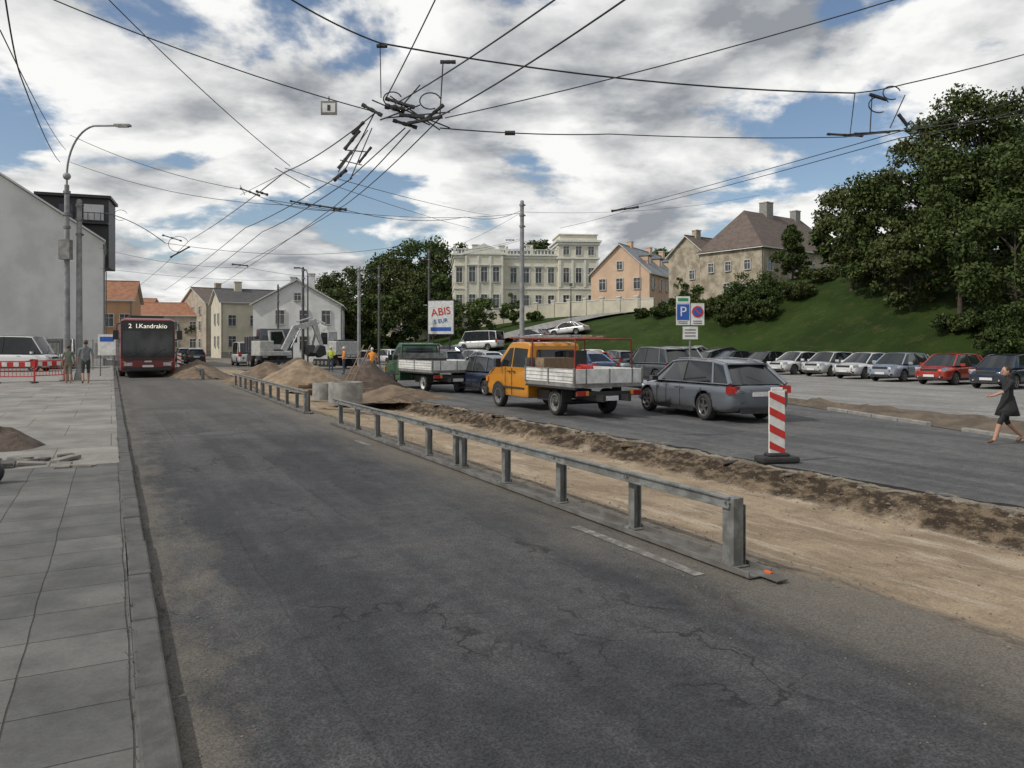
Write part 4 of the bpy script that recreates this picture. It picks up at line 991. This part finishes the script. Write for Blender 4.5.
for (u0,v0,u1,v1,d) in ((338,172,368,130,17),(350,180,372,128,16.5),(340,160,362,165,17),(345,150,368,152,16),(285,172,262,190,20),(275,168,310,188,20),(872,95,870,133,16),(840,135,900,130,18),(240,185,245,195,32),(270,200,345,212,30),(905,95,890,128,16.5)):
    WB.tube([sv(u0,v0,d),sv(u1,v1,d)],.012,WIRE,6)
WB.obj('overhead_trolley_wires')
mb=MB(); mb.box((0,0,0),(.28,.02,.24),GALV2); mb.box((0,-.012,0),(.22,.006,.16),WHITEP); mb.box((0,-.018,0),(.05,.004,.1),TRIM); mb.tube([(0,0,.12),(0,0,.2)],.01,WIRE,6); mb.obj('hanging_sign',sv(329,108,13.2))
# ------------------------------------------------------------------ traffic signs
e=empty('parking_sign',(5.9,25.2,-.2)); mb=MB()
mb.cyl((0,0,0),(0,0,3.25),.035,.035,GALV,12); mb.obj('post',parent=e)
mb=MB()
mb.box((-.24,-.05,2.92),(.46,.02,.72),WHITEP); mb.box((-.24,-.064,2.99),(.4,.01,.52),BLUEP)
mb.box((.24,-.05,2.92),(.44,.02,.72),WHITEP); mb.box((0,-.05,2.3),(.5,.02,.42),WHITEP)
mb.box((-.24,-.05,3.4),(.46,.02,.22),WHITEP)
mb.cyl((.24,-.062,3.0),(.24,-.072,3.0),.19,.19,REDP,24); mb.cyl((.24,-.066,3.0),(.24,-.08,3.0),.145,.145,BLUEP,24); mb.box((.24,-.082,3.0),(.34,.01,.05),REDP,ry=.785)
for k in range(3): mb.box((0,-.062,2.2+k*.1),(.36,.006,.03),TRIM)
for k in range(2): mb.box((.24,-.062,2.62+k*.07),(.3,.006,.025),TRIM); mb.box((-.24,-.062,2.62+k*.05),(.3,.006,.02),TRIM)
mb.box((-.24,-.064,3.4),(.34,.006,.1),M('sign_green',(.03,.25,.1),(.03,.2,.08),5,.5))
mb.obj('panels',parent=e)
text('P',.46,WHITEP,e,(-.24,-.075,2.99),(rad(90),0,0),'letter_p')
e=empty('traffic_delineator',(4.18,12.0,-.15),rad(8)); mb=MB()
mb.box((0,0,.05),(.62,.34,.1),RUB); mb.box((0,0,.12),(.36,.2,.06),RUB); mb.obj('base',parent=e,bevel=.03)
mb=MB(); mb.box((0,0,.62),(.27,.035,1.02),WHITEP); mb.box((0,0,1.15),(.2,.03,.06),WHITEP); mb.obj('board',parent=e,bevel=.012)
mb=MB()
for k in range(4):
    zz=.22+k*.27
    pts=[(-.13,zz),(.13,zz-.13),(.13,zz-.01),(-.13,zz+.12)]
    pts=[(x_,max(.13,min(1.12,z_))) for x_,z_ in pts]
    mb.poly([(x_,-.0215,z_) for x_,z_ in pts],REDP); mb.poly([(x_,.0215,z_) for x_,z_ in pts],REDP)
mb.obj('red_stripes',parent=e)
e=empty('billboard',((441-512)/F*62,62,-.1),rad(-8)); mb=MB()
mb.box((0,0,4.05),(2.1,.15,2.7),WHITEP); mb.box((0,0,4.05),(2.25,.1,2.85),TRIM); mb.cyl((-.7,.1,0),(-.7,.1,3),.07,.07,TRIM); mb.cyl((.7,.1,0),(.7,.1,3),.07,.07,TRIM)
mb.box((0,-.085,3.1),(1.7,.02,.3),BLUEP); mb.obj('panel_and_posts',parent=e)
text('ABIS',.85,REDP,e,(0,-.1,4.5),(rad(90),rad(-8),0),'letters'); text('5 EUR',.45,BLUEP,e,(0,-.1,3.75),(rad(90),rad(-8),0),'letters')
def ring(X,Y,r,h,z=None):
    mb=MB(); mb.lathe([(r,0),(r,h),(r-.09,h),(r-.09,0)],(0,0,0),CONC,32,'Z'); return mb.obj('concrete_ring',(X,Y,gz(X,Y) if z is None else z),bevel=.01)
ring(-4.95,22.6,.5,.6,0); ring(-5.85,23.6,.34,.52,0)
mb=MB()
for s_ in (-.22,.22): mb.cyl((s_,0,0),(s_-.05,.9,1.6),.025,.02,WOOD,8)
for k in range(6): t=.12+k*.15; mb.cyl((-.22-.05*t,.9*t,1.6*t),(.22-.05*t,.9*t,1.6*t),.016,.016,WOOD,6)
mb.obj('ladder',(-5.4,24.3,0.1),rad(-50))
mb=MB()
for k in range(7):
    mb.box((random.uniform(-.3,.3),random.uniform(-.3,.3),.06+k*.06),(2.2,.14,.05),WOOD,rz=random.uniform(-.25,.25))
mb.obj('timber_stack',(-6.5,27.5,-.1),rad(30))
# ------------------------------------------------------------------ excavator
def excavator(X,Y,ang,name='excavator'):
    e=empty(name,(X,Y,0),rad(ang)); mb=MB(); EX=M('excavator_white',(.5,.5,.48),(.36,.36,.34),4,.45,0,.3)
    for sg in (1,-1):
        pr=[(-1.3,.3),(-1.15,.62),(1.15,.62),(1.3,.3),(1.1,.02),(-1.1,.02)]
        vs=[(x_,sg*.95-.22,z_) for x_,z_ in pr]+[(x_,sg*.95+.22,z_) for x_,z_ in pr]
        mb.add(vs,[(i,(i+1)%6,6+(i+1)%6,6+i) for i in range(6)]+[tuple(range(5,-1,-1)),tuple(range(6,12))],RUB)
        for k in range(5): mb.cyl((-1+.5*k,sg*1.18,.3),(-1+.5*k,sg*1.2,.3),.17,.17,GALV2,12)
    mb.cyl((0,0,.5),(0,0,.9),.55,.55,TRIM,18); mb.obj('tracks',parent=e,bevel=.03)
    mb=MB(); mb.box((-.4,0,1.1),(2.3,2.1,.35),EX); mb.box((-1.05,0,1.6),(1.0,2.05,.8),EX); mb.box((-1.2,0,2.05),(.6,1.6,.12),TRIM)
    mb.obj('house_and_counterweight',parent=e,bevel=.06)
    mb=MB(); mb.prism([(-.5,1.25),(-.5,2.75),(.45,2.8),(.75,2.0),(.75,1.25)],lambda x_,z_:.42,EX)
    mb.v=[(v[0],v[1]+.55,v[2]) for v in mb.v]
    for sg in (.12,.98): mb.poly([(-.4,sg,1.75),(-.4,sg,2.65),(.4,sg,2.68),(.62,sg,2.0),(.62,sg,1.75)],GLASS)
    mb.poly([(.765,.2,1.5),(.765,.9,1.5),(.765,.9,2.0),(.48,.9,2.74),(.48,.2,2.74),(.765,.2,2.0)],GLASS)
    mb.obj('cab',parent=e)
    mb=MB()
    def seg(a,b,w,h0,h1,m):
        a=Vector(a);b=Vector(b);d=(b-a).normalized();n_=Vector((-d.z,0,d.x))
        vs=[]
        for yy_ in (-w,w):
            vs+=[a+n_*h0+Vector((0,yy_,0)),a-n_*h0+Vector((0,yy_,0)),b-n_*h1+Vector((0,yy_,0)),b+n_*h1+Vector((0,yy_,0))]
        mb.add(vs,[(0,1,2,3),(7,6,5,4),(0,3,7,4),(1,5,6,2),(0,4,5,1),(3,2,6,7)],m)
    seg((.4,-.15,1.3),(1.3,-.15,3.0),.14,.2,.24,EX); seg((1.2,-.15,2.9),(2.7,-.15,3.35),.14,.24,.16,EX); seg((2.6,-.15,3.6),(3.3,-.15,1.6),.12,.22,.12,EX)
    mb.cyl((.9,-.35,1.5),(1.6,-.35,2.9),.06,.05,CHROME); mb.cyl((1.4,-.15,3.4),(2.5,-.15,3.75),.06,.05,CHROME)
    mb.prism([(3.1,1.7),(3.5,1.6),(3.6,1.0),(3.1,.75),(2.75,1.1)],lambda x_,z_:.35,TRIM)
    mb.obj('boom_arm_bucket',parent=e,bevel=.015)
excavator(-17.0,55,35)
excavator(-14.0,60,140)
def lorry(X,Y,ang):
    e=empty('tipper_truck',(X,Y,0),rad(ang)); mb=MB(); DG=M('truck_dark_blue',(.03,.04,.06),(.05,.05,.06),4,.4,0,.4)
    mb.prism([(1.9,.6),(1.9,2.9),(3.3,2.9),(3.75,1.8),(3.8,.5)],lambda x_,z_:1.15,DG); mb.obj('cab',parent=e,bevel=.06)
    mb=MB(); mb.poly([(3.35,-1,2.75),(3.35,1,2.75),(3.79,1,1.75),(3.79,-1,1.75)],GLASS)
    for sg in (1,-1): mb.poly([(2.3,sg*1.16,1.8),(2.3,sg*1.16,2.6),(3.2,sg*1.16,2.6),(3.55,sg*1.16,1.8)],GLASS); mb.box((3.6,sg*1.35,2.1),(.1,.2,.45),TRIM); mb.box((3.8,sg*.85,.85),(.08,.35,.2),HEAD)
    mb.box((0,0,.75),(6.8,.9,.25),TRIM); mb.box((3.8,0,.6),(.12,2.2,.35),TRIM); mb.box((3.81,0,1.2),(.05,1.5,.35),TRIM)
    for ax in (-2.2,-1.1,2.6):
        for sg in (1,-1): wheel(mb,ax,sg*1.0,.5,.3,sg,GALV2,True)
    mb.obj('running_gear',parent=e)
    mb=MB(); mb.box((-1,0,1.2),(5.2,2.3,.12),DG)
    for sg in (1,-1):
        mb.box((-1,sg*1.13,1.8),(5.2,.06,1.1),DG)
        for k in range(5): mb.box((-3.4+k*1.2,sg*1.18,1.8),(.1,.06,1.1),DG)
    mb.box((1.6,0,1.9),(.06,2.2,1.3),DG); mb.box((-3.6,0,1.8),(.06,2.2,1.1),DG); mb.obj('tipper_body',parent=e,bevel=.01)
lorry(-18.8,58.5,TOWARD)
def barrier(X,Y,rz,z=.05):
    mb=MB()
    for sg in (-1,1):
        mb.cyl((sg*.72,0,.05),(sg*.72,0,1.0),.025,.025,REDP,8); mb.box((sg*.72,0,.03),(.08,.5,.05),RUB)
    for zz in (.95,.3): mb.cyl((-.72,0,zz),(.72,0,zz),.022,.022,REDP,8)
    mb.box((0,0,.82),(1.42,.03,.2),REDP)
    for k in range(3): mb.box((-.45+k*.45,-.018,.82),(.2,.012,.19),WHITEP)
    for k in range(9): mb.cyl((-.6+k*.15,0,.3),(-.6+k*.15,0,.72),.012,.012,REDP,6)
    mb.obj('safety_barrier',(X,Y,z),rz)
barrier(-21.2,32.5,.2); barrier(-22.7,32.3,-.1); barrier(-20.7,34.0,1.2)
mb=MB()
for k in range(8):
    x0=k*2.1
    mb.cyl((x0,0,0),(x0,0,2.0),.03,.03,GALV,8); mb.cyl((x0,0,1.95),(x0+2.1,0,1.95),.02,.02,GALV,6); mb.cyl((x0,0,.2),(x0+2.1,0,.2),.02,.02,GALV,6)
    if k%2: mb.box((x0+1.05,0.02,1.25),(1.9,.03,1.0),GALV2)
    for j in range(8): mb.cyl((x0+j*.26,0,.2),(x0+j*.26,0,1.95),.008,.008,GALV,4)
mb.obj('construction_fence',(-42,49.5,.07),.0)
mb=MB()
for k in range(30): mb.box((random.uniform(-3.4,-.3),random.uniform(11.5,13.0),.07+random.uniform(0,.03)),(random.uniform(.12,.45),random.uniform(.12,.4),.05),random.choice((CONCD,KERB)),rz=random.uniform(0,3),rx=random.uniform(-.12,.12),ry=random.uniform(-.12,.12))
mb.obj('broken_slabs',rz=A,bevel=.01)
mb=MB(); mb.sph((0,0,.14),(.14,.12,.15),TRIM,12,8); mb.sph((.03,0,.29),(.05,.05,.04),TRIM,8,5); mb.obj('rubbish_bag',(-6.1,8.9,.07))
def cone(X,Y,z=0):
    mb=MB(); mb.box((0,0,.02),(.36,.36,.04),RUB); mb.lathe([(.14,.04),(.11,.22),(.075,.4),(.03,.68),(0,.7)],(0,0,0),ORANGE,16,'Z'); mb.lathe([(.114,.22),(.079,.4)],(0,0,0),WHITEP,16,'Z'); mb.obj('traffic_cone',(X,Y,z))
cone(-12.2,44,gz(-12.2,44))
def board(X,Y,z=0):
    mb=MB(); mb.box((0,0,.05),(.5,.3,.1),RUB); mb.box((0,0,.6),(.26,.03,1.0),WHITEP)
    for k in range(3): mb.poly([(-.13,-.018,.3+k*.3),(.13,-.018,.2+k*.3),(.13,-.018,.32+k*.3),(-.13,-.018,.42+k*.3)],REDP)
    mb.obj('traffic_delineator',(X,Y,z),.3)
board(-24.3,55.5,0)
# ------------------------------------------------------------------ people
def person(name,X,Y,z,ang,h=1.75,top=None,bot=None,shoe=None,hair=None,calf='skin',fore='skin',stride=.3,skirt=False,longhair=False,female=False,arms='swing',bend=0):
    s=h/1.75
    sw=.165 if female else .19
    J={'pel':(0,0,.96,.125),'spi':(.0+bend*.1,0,1.14,.11 if female else .125),'che':(.01+bend*.25,0,1.33,.13 if female else .15),'nek':(.0+bend*.4,0,1.49,.052),'hd':(.02+bend*.45,0,1.58,.055)}
    for sd,sg in (('l',1),('r',-1)):
        f=stride*(1 if sg>0 else -1)
        J['sh'+sd]=(bend*.3,sg*sw,1.42,.055)
        J['hip'+sd]=(.01,sg*.095,.88,.092)
        if f>0: J['kn'+sd]=(.2*f/.3,sg*.1,.50,.062); J['an'+sd]=(.31*f/.3,sg*.1,.09,.042); J['to'+sd]=(.31*f/.3+.16,sg*.11,.045,.035)
        elif f<0: J['kn'+sd]=(-.02,sg*.1,.49,.062); J['an'+sd]=(.33*f/.3,sg*.1,.15,.042); J['to'+sd]=(.33*f/.3+.13,sg*.11,.045,.035)
        else: J['kn'+sd]=(.02,sg*.1,.5,.062); J['an'+sd]=(0,sg*.11,.09,.042); J['to'+sd]=(.16,sg*.13,.045,.035)
        if arms=='swing':
            J['el'+sd]=(-.12*f/.3+bend*.3-.02,sg*(sw+.06),1.15,.042); J['wr'+sd]=(-.26*f/.3+.1,sg*(sw+.07),.92,.028); J['ha'+sd]=(-.3*f/.3+.13,sg*(sw+.065),.85,.03)
        elif arms=='reach':
            if sg>0: J['el'+sd]=(.2,sg*(sw+.08),1.2,.04); J['wr'+sd]=(.44,sg*(sw+.06),1.1,.027); J['ha'+sd]=(.52,sg*(sw+.04),1.09,.028)
            else: J['el'+sd]=(-.1,sg*(sw+.06),1.16,.04); J['wr'+sd]=(-.04,sg*(sw+.07),.93,.027); J['ha'+sd]=(-.02,sg*(sw+.06),.86,.028)
        else:
            J['el'+sd]=(.02+bend*.3,sg*(sw+.09),1.16,.042); J['wr'+sd]=(.26+bend*.3,sg*.12,1.1,.028); J['ha'+sd]=(.33+bend*.3,sg*.08,1.12,.03)
    E=[('pel','spi','top'),('spi','che','top'),('che','nek','top'),('nek','hd','skin')]
    for sd in 'lr':
        E+=[('che','sh'+sd,'top'),('sh'+sd,'el'+sd,'top'),('el'+sd,'wr'+sd,fore),('wr'+sd,'ha'+sd,'skin'),('pel','hip'+sd,'bot'),('hip'+sd,'kn'+sd,'bot'),('kn'+sd,'an'+sd,calf),('an'+sd,'to'+sd,'shoe')]
    names=list(J); idx={n:i for i,n in enumerate(names)}
    me=bpy.data.meshes.new('t'); me.from_pydata([Vector(J[n][:3])*s for n in names],[(idx[a],idx[b]) for a,b,_ in E],[])
    ob=bpy.data.objects.new('t',me); coll.objects.link(ob)
    sk=ob.modifiers.new('skin','SKIN'); sk.use_smooth_shade=True
    for i,n in enumerate(names):
        d=me.skin_vertices[0].data[i]; r=J[n][3]*s; d.radius=(r,r)
        if n in('che','spi','pel'): d.radius=(r*.8,r*1.15)
        d.use_root=(n=='pel')
    ss=ob.modifiers.new('s','SUBSURF'); ss.levels=2
    bm_=bake(ob,'b'); bpy.data.objects.remove(ob)
    MT={'skin':SKIN,'top':top,'bot':bot,'shoe':shoe}
    mb=MB(); ix={k:mb.mi(v) for k,v in MT.items()}
    for v in bm_.vertices: mb.v.append(v.co[:])
    segs=[(Vector(J[a][:3])*s,Vector(J[b][:3])*s,m_,(J[a][3]+J[b][3])/2) for a,b,m_ in E]
    for p_ in bm_.polygons:
        c=p_.center; best=9;bm2='top'
        for a,b,m_,r in segs:
            t=max(0,min(1,(c-a).dot(b-a)/max(1e-9,(b-a).length_squared))); d=(c-(a+(b-a)*t)).length-r*s
            if d<best: best=d;bm2=m_
        mb.f.append(list(p_.vertices)); mb.m.append(ix[bm2]); mb.s.append(True)
    for sd,sg in (('l',1),('r',-1)):
        w_=Vector(J['wr'+sd][:3]);hh=Vector(J['ha'+sd][:3]); d=(hh-w_).normalized(); sidev=Vector((1,0,0)) if abs(d.z)>.6 else Vector((0,0,1))
        for k,(o,l) in enumerate(((-.024,.058),(-.008,.07),(.008,.074),(.024,.066))):
            a=hh+sidev*(-o)*1.0; b=a+d*l*.5; c=b+(d+Vector((0,-sg*.5,0))).normalized()*l*.5
            mb.cyl(a*s,b*s,.009*s,.0085*s,SKIN,6); mb.cyl(b*s,c*s,.0085*s,.006*s,SKIN,6)
        a=w_+(hh-w_)*.4+sidev*.02; b=a+(d+sidev*.7).normalized()*.045; c=b+d*.03
        mb.cyl(a*s,b*s,.011*s,.01*s,SKIN,6); mb.cyl(b*s,c*s,.01*s,.007*s,SKIN,6)
    hx=J['hd'][0]+.015; hc=Vector((hx,0,1.645))
    mb.sph(hc*s,(.096*s,.077*s,.115*s),SKIN,20,14); mb.sph((hc+Vector((.02,0,-.06)))*s,(.07*s,.055*s,.06*s),SKIN,14,10)
    mb.sph((hc+Vector((.1,0,-.015)))*s,(.018*s,.012*s,.022*s),SKIN,8,6)
    for sg in (1,-1):
        mb.sph((hc+Vector((.087,sg*.03,.008)))*s,(.012*s,.013*s,.009*s),TRIM,8,6); mb.sph((hc+Vector((-.005,sg*.077,-.005)))*s,(.018*s,.01*s,.03*s),SKIN,8,6)
    mb.sph((hc+Vector((.085,0,-.058)))*s,(.012*s,.024*s,.006*s),M('lips',(.35,.12,.1),None,5,.5),8,5)
    mb.sph((hc+Vector((-.022,0,.028)))*s,(.098*s,.087*s,.104*s),hair,18,12)
    if longhair:
        mb.sph((hc+Vector((-.07,0,-.1)))*s,(.05*s,.08*s,.17*s),hair,14,10); mb.sph((hc+Vector((-.09,0,-.2)))*s,(.045*s,.075*s,.12*s),hair,14,10)
    if skirt:
        n=20; vs=[];fs=[]
        for j,(rx_,ry_,zz,xo) in enumerate(((.12,.145,1.08,0),(.15,.175,.95,.0),(.2,.2,.8,.01),(.25,.215,.64,.015),(.24,.205,.638,.015))):
            for i in range(n):
                a=2*math.pi*i/n; q=1+.05*math.sin(a*7)*(j>1)
                vs.append(((xo+rx_*q*math.cos(a))*s,ry_*q*math.sin(a)*s,zz*s))
        for j in range(4):
            for i in range(n): fs.append((j*n+i,j*n+(i+1)%n,(j+1)*n+(i+1)%n,(j+1)*n+i))
        mb.add(vs,fs,bot,True)
    return mb.obj(name,(X,Y,z),rad(ang))
BLKC=M('black_cloth',(.012,.012,.013),(.022,.022,.023),8,.85); BOOT=M('brown_leather',(.18,.09,.045),(.12,.06,.03),8,.5); HAIRD=M('dark_hair',(.018,.012,.009),(.035,.022,.015),25,.5)
GRNT=M('green_cloth',(.17,.19,.14),(.12,.13,.1),5,.9); DKT=M('dark_green_cloth',(.05,.06,.05),(.035,.04,.035),5,.9); KHK=M('khaki_cloth',(.22,.19,.14),(.15,.13,.1),5,.9); GREYC=M('grey_cloth',(.2,.21,.22),(.14,.15,.15),5,.9); JEAN=M('denim',(.05,.07,.11),(.03,.045,.08),6,.9); HAIRB=M('brown_hair',(.09,.06,.035),(.05,.035,.02),25,.6); WHS=M('pale_shoe',(.4,.4,.38),(.3,.3,.3),8,.6); HIVIS=M('hi_vis',(.75,.28,.03),(.65,.22,.02),5,.7); HIY=M('hi_vis_yellow',(.5,.58,.05),(.4,.48,.05),5,.7); HELM=M('helmet_white',(.7,.7,.68),None,5,.4)
person('walking_woman',9.3,14.25,-.152,176,1.45,top=BLKC,bot=BLKC,shoe=BOOT,hair=HAIRD,skirt=True,longhair=True,female=True,stride=.34,arms='reach')
person('walking_man',-18.8,32.2,.055,AWAY-8,1.64,top=GRNT,bot=KHK,shoe=WHS,hair=HAIRB,stride=.12,female=True)
person('walking_man',-17.95,32.0,.055,AWAY+4,1.84,top=GREYC,bot=DKT,shoe=TRIM,hair=HAIRB,stride=-.14)
for (u,v,d,a,hh,vst,bd) in ((344,0,48,200,1.75,HIVIS,0),(372,0,44,100,1.72,HIVIS,.3),(331,0,54,270,1.75,HIY,0)):
    X=(u-512)/F*d; person('road_worker',X,d,gz(X,d)+.02,a,hh,top=vst,bot=JEAN,shoe=TRIM,hair=HELM,calf='bot',stride=0,arms='work',bend=bd)
# ------------------------------------------------------------------ light & sky
SE=rad(43); sd=Vector((-.9,-.43,0)).normalized(); D=Vector((sd.x*math.cos(SE),sd.y*math.cos(SE),math.sin(SE)))
li=bpy.data.lights.new('sun','SUN'); li.energy=2.5; li.angle=rad(1.2); li.color=(1,.95,.87)
so=bpy.data.objects.new('sun',li); coll.objects.link(so); so.rotation_euler=D.to_track_quat('Z','Y').to_euler(); so.location=(0,0,50)
w=bpy.data.worlds.new('World'); scene.world=w; w.use_nodes=True; nt=w.node_tree; nt.nodes.clear()
out=nd(nt,'ShaderNodeOutputWorld'); sky=nd(nt,'ShaderNodeTexSky'); sky.sky_type='NISHITA'; sky.sun_disc=False; sky.sun_elevation=SE; sky.sun_rotation=math.atan2(sd.x,sd.y)%(2*math.pi)
b1=nd(nt,'ShaderNodeBackground'); b1.inputs[1].default_value=.11; nt.links.new(sky.outputs[0],b1.inputs[0])
tc=nd(nt,'ShaderNodeTexCoord').outputs['Generated']; sp=nd(nt,'ShaderNodeSeparateXYZ'); nt.links.new(tc,sp.inputs[0])
zz=mth(nt,'ADD',mth(nt,'MAXIMUM',sp.outputs[2],0.0),.22)
px=mth(nt,'DIVIDE',sp.outputs[0],zz); py=mth(nt,'DIVIDE',sp.outputs[1],zz)
cb=nd(nt,'ShaderNodeCombineXYZ'); nt.links.new(px,cb.inputs[0]); nt.links.new(py,cb.inputs[1])
pv=mapv(nt,cb.outputs[0],(1,1,1),(3.3,1.75,0)); pv2=mapv(nt,cb.outputs[0],(1,1,1),(3.2,1.81,0))
n1=noi(nt,pv,1.55,9,.56,.15); n2=noi(nt,pv2,1.55,9,.56,.15); n3=noi(nt,pv,.8,3,.5)
cov=sstep(nt,n1,.41,.475)
dens=sstep(nt,n1,.47,.62)
lit=mth(nt,'MULTIPLY',mth(nt,'SUBTRACT',n1,n2),5.5)
sh=mth(nt,'SUBTRACT',mth(nt,'ADD',.82,lit),mth(nt,'MULTIPLY',dens,.55))
sh=mth(nt,'ADD',sh,mth(nt,'MULTIPLY',mth(nt,'SUBTRACT',n3,.5),.6),True)
cc=mixc(nt,sh,(.3,.32,.35),(.97,.97,.95))
b2=nd(nt,'ShaderNodeBackground'); b2.inputs[1].default_value=1.0; nt.links.new(cc,b2.inputs[0])
mx=nd(nt,'ShaderNodeMixShader'); nt.links.new(cov,mx.inputs[0]); nt.links.new(b1.outputs[0],mx.inputs[1]); nt.links.new(b2.outputs[0],mx.inputs[2]); nt.links.new(mx.outputs[0],out.inputs[0])
# ------------------------------------------------------------------ camera
cam=bpy.data.cameras.new('camera'); cam.sensor_width=36; cam.lens=F/1024*36; cam.shift_y=-39/1024; cam.clip_end=3000; cam.clip_start=.05
co=bpy.data.objects.new('camera',cam); coll.objects.link(co); co.location=(0,0,CAMH); co.rotation_euler=(rad(90),0,0); scene.camera=co
scene.view_settings.view_transform='Standard'; scene.view_settings.look='None'; scene.view_settings.exposure=0
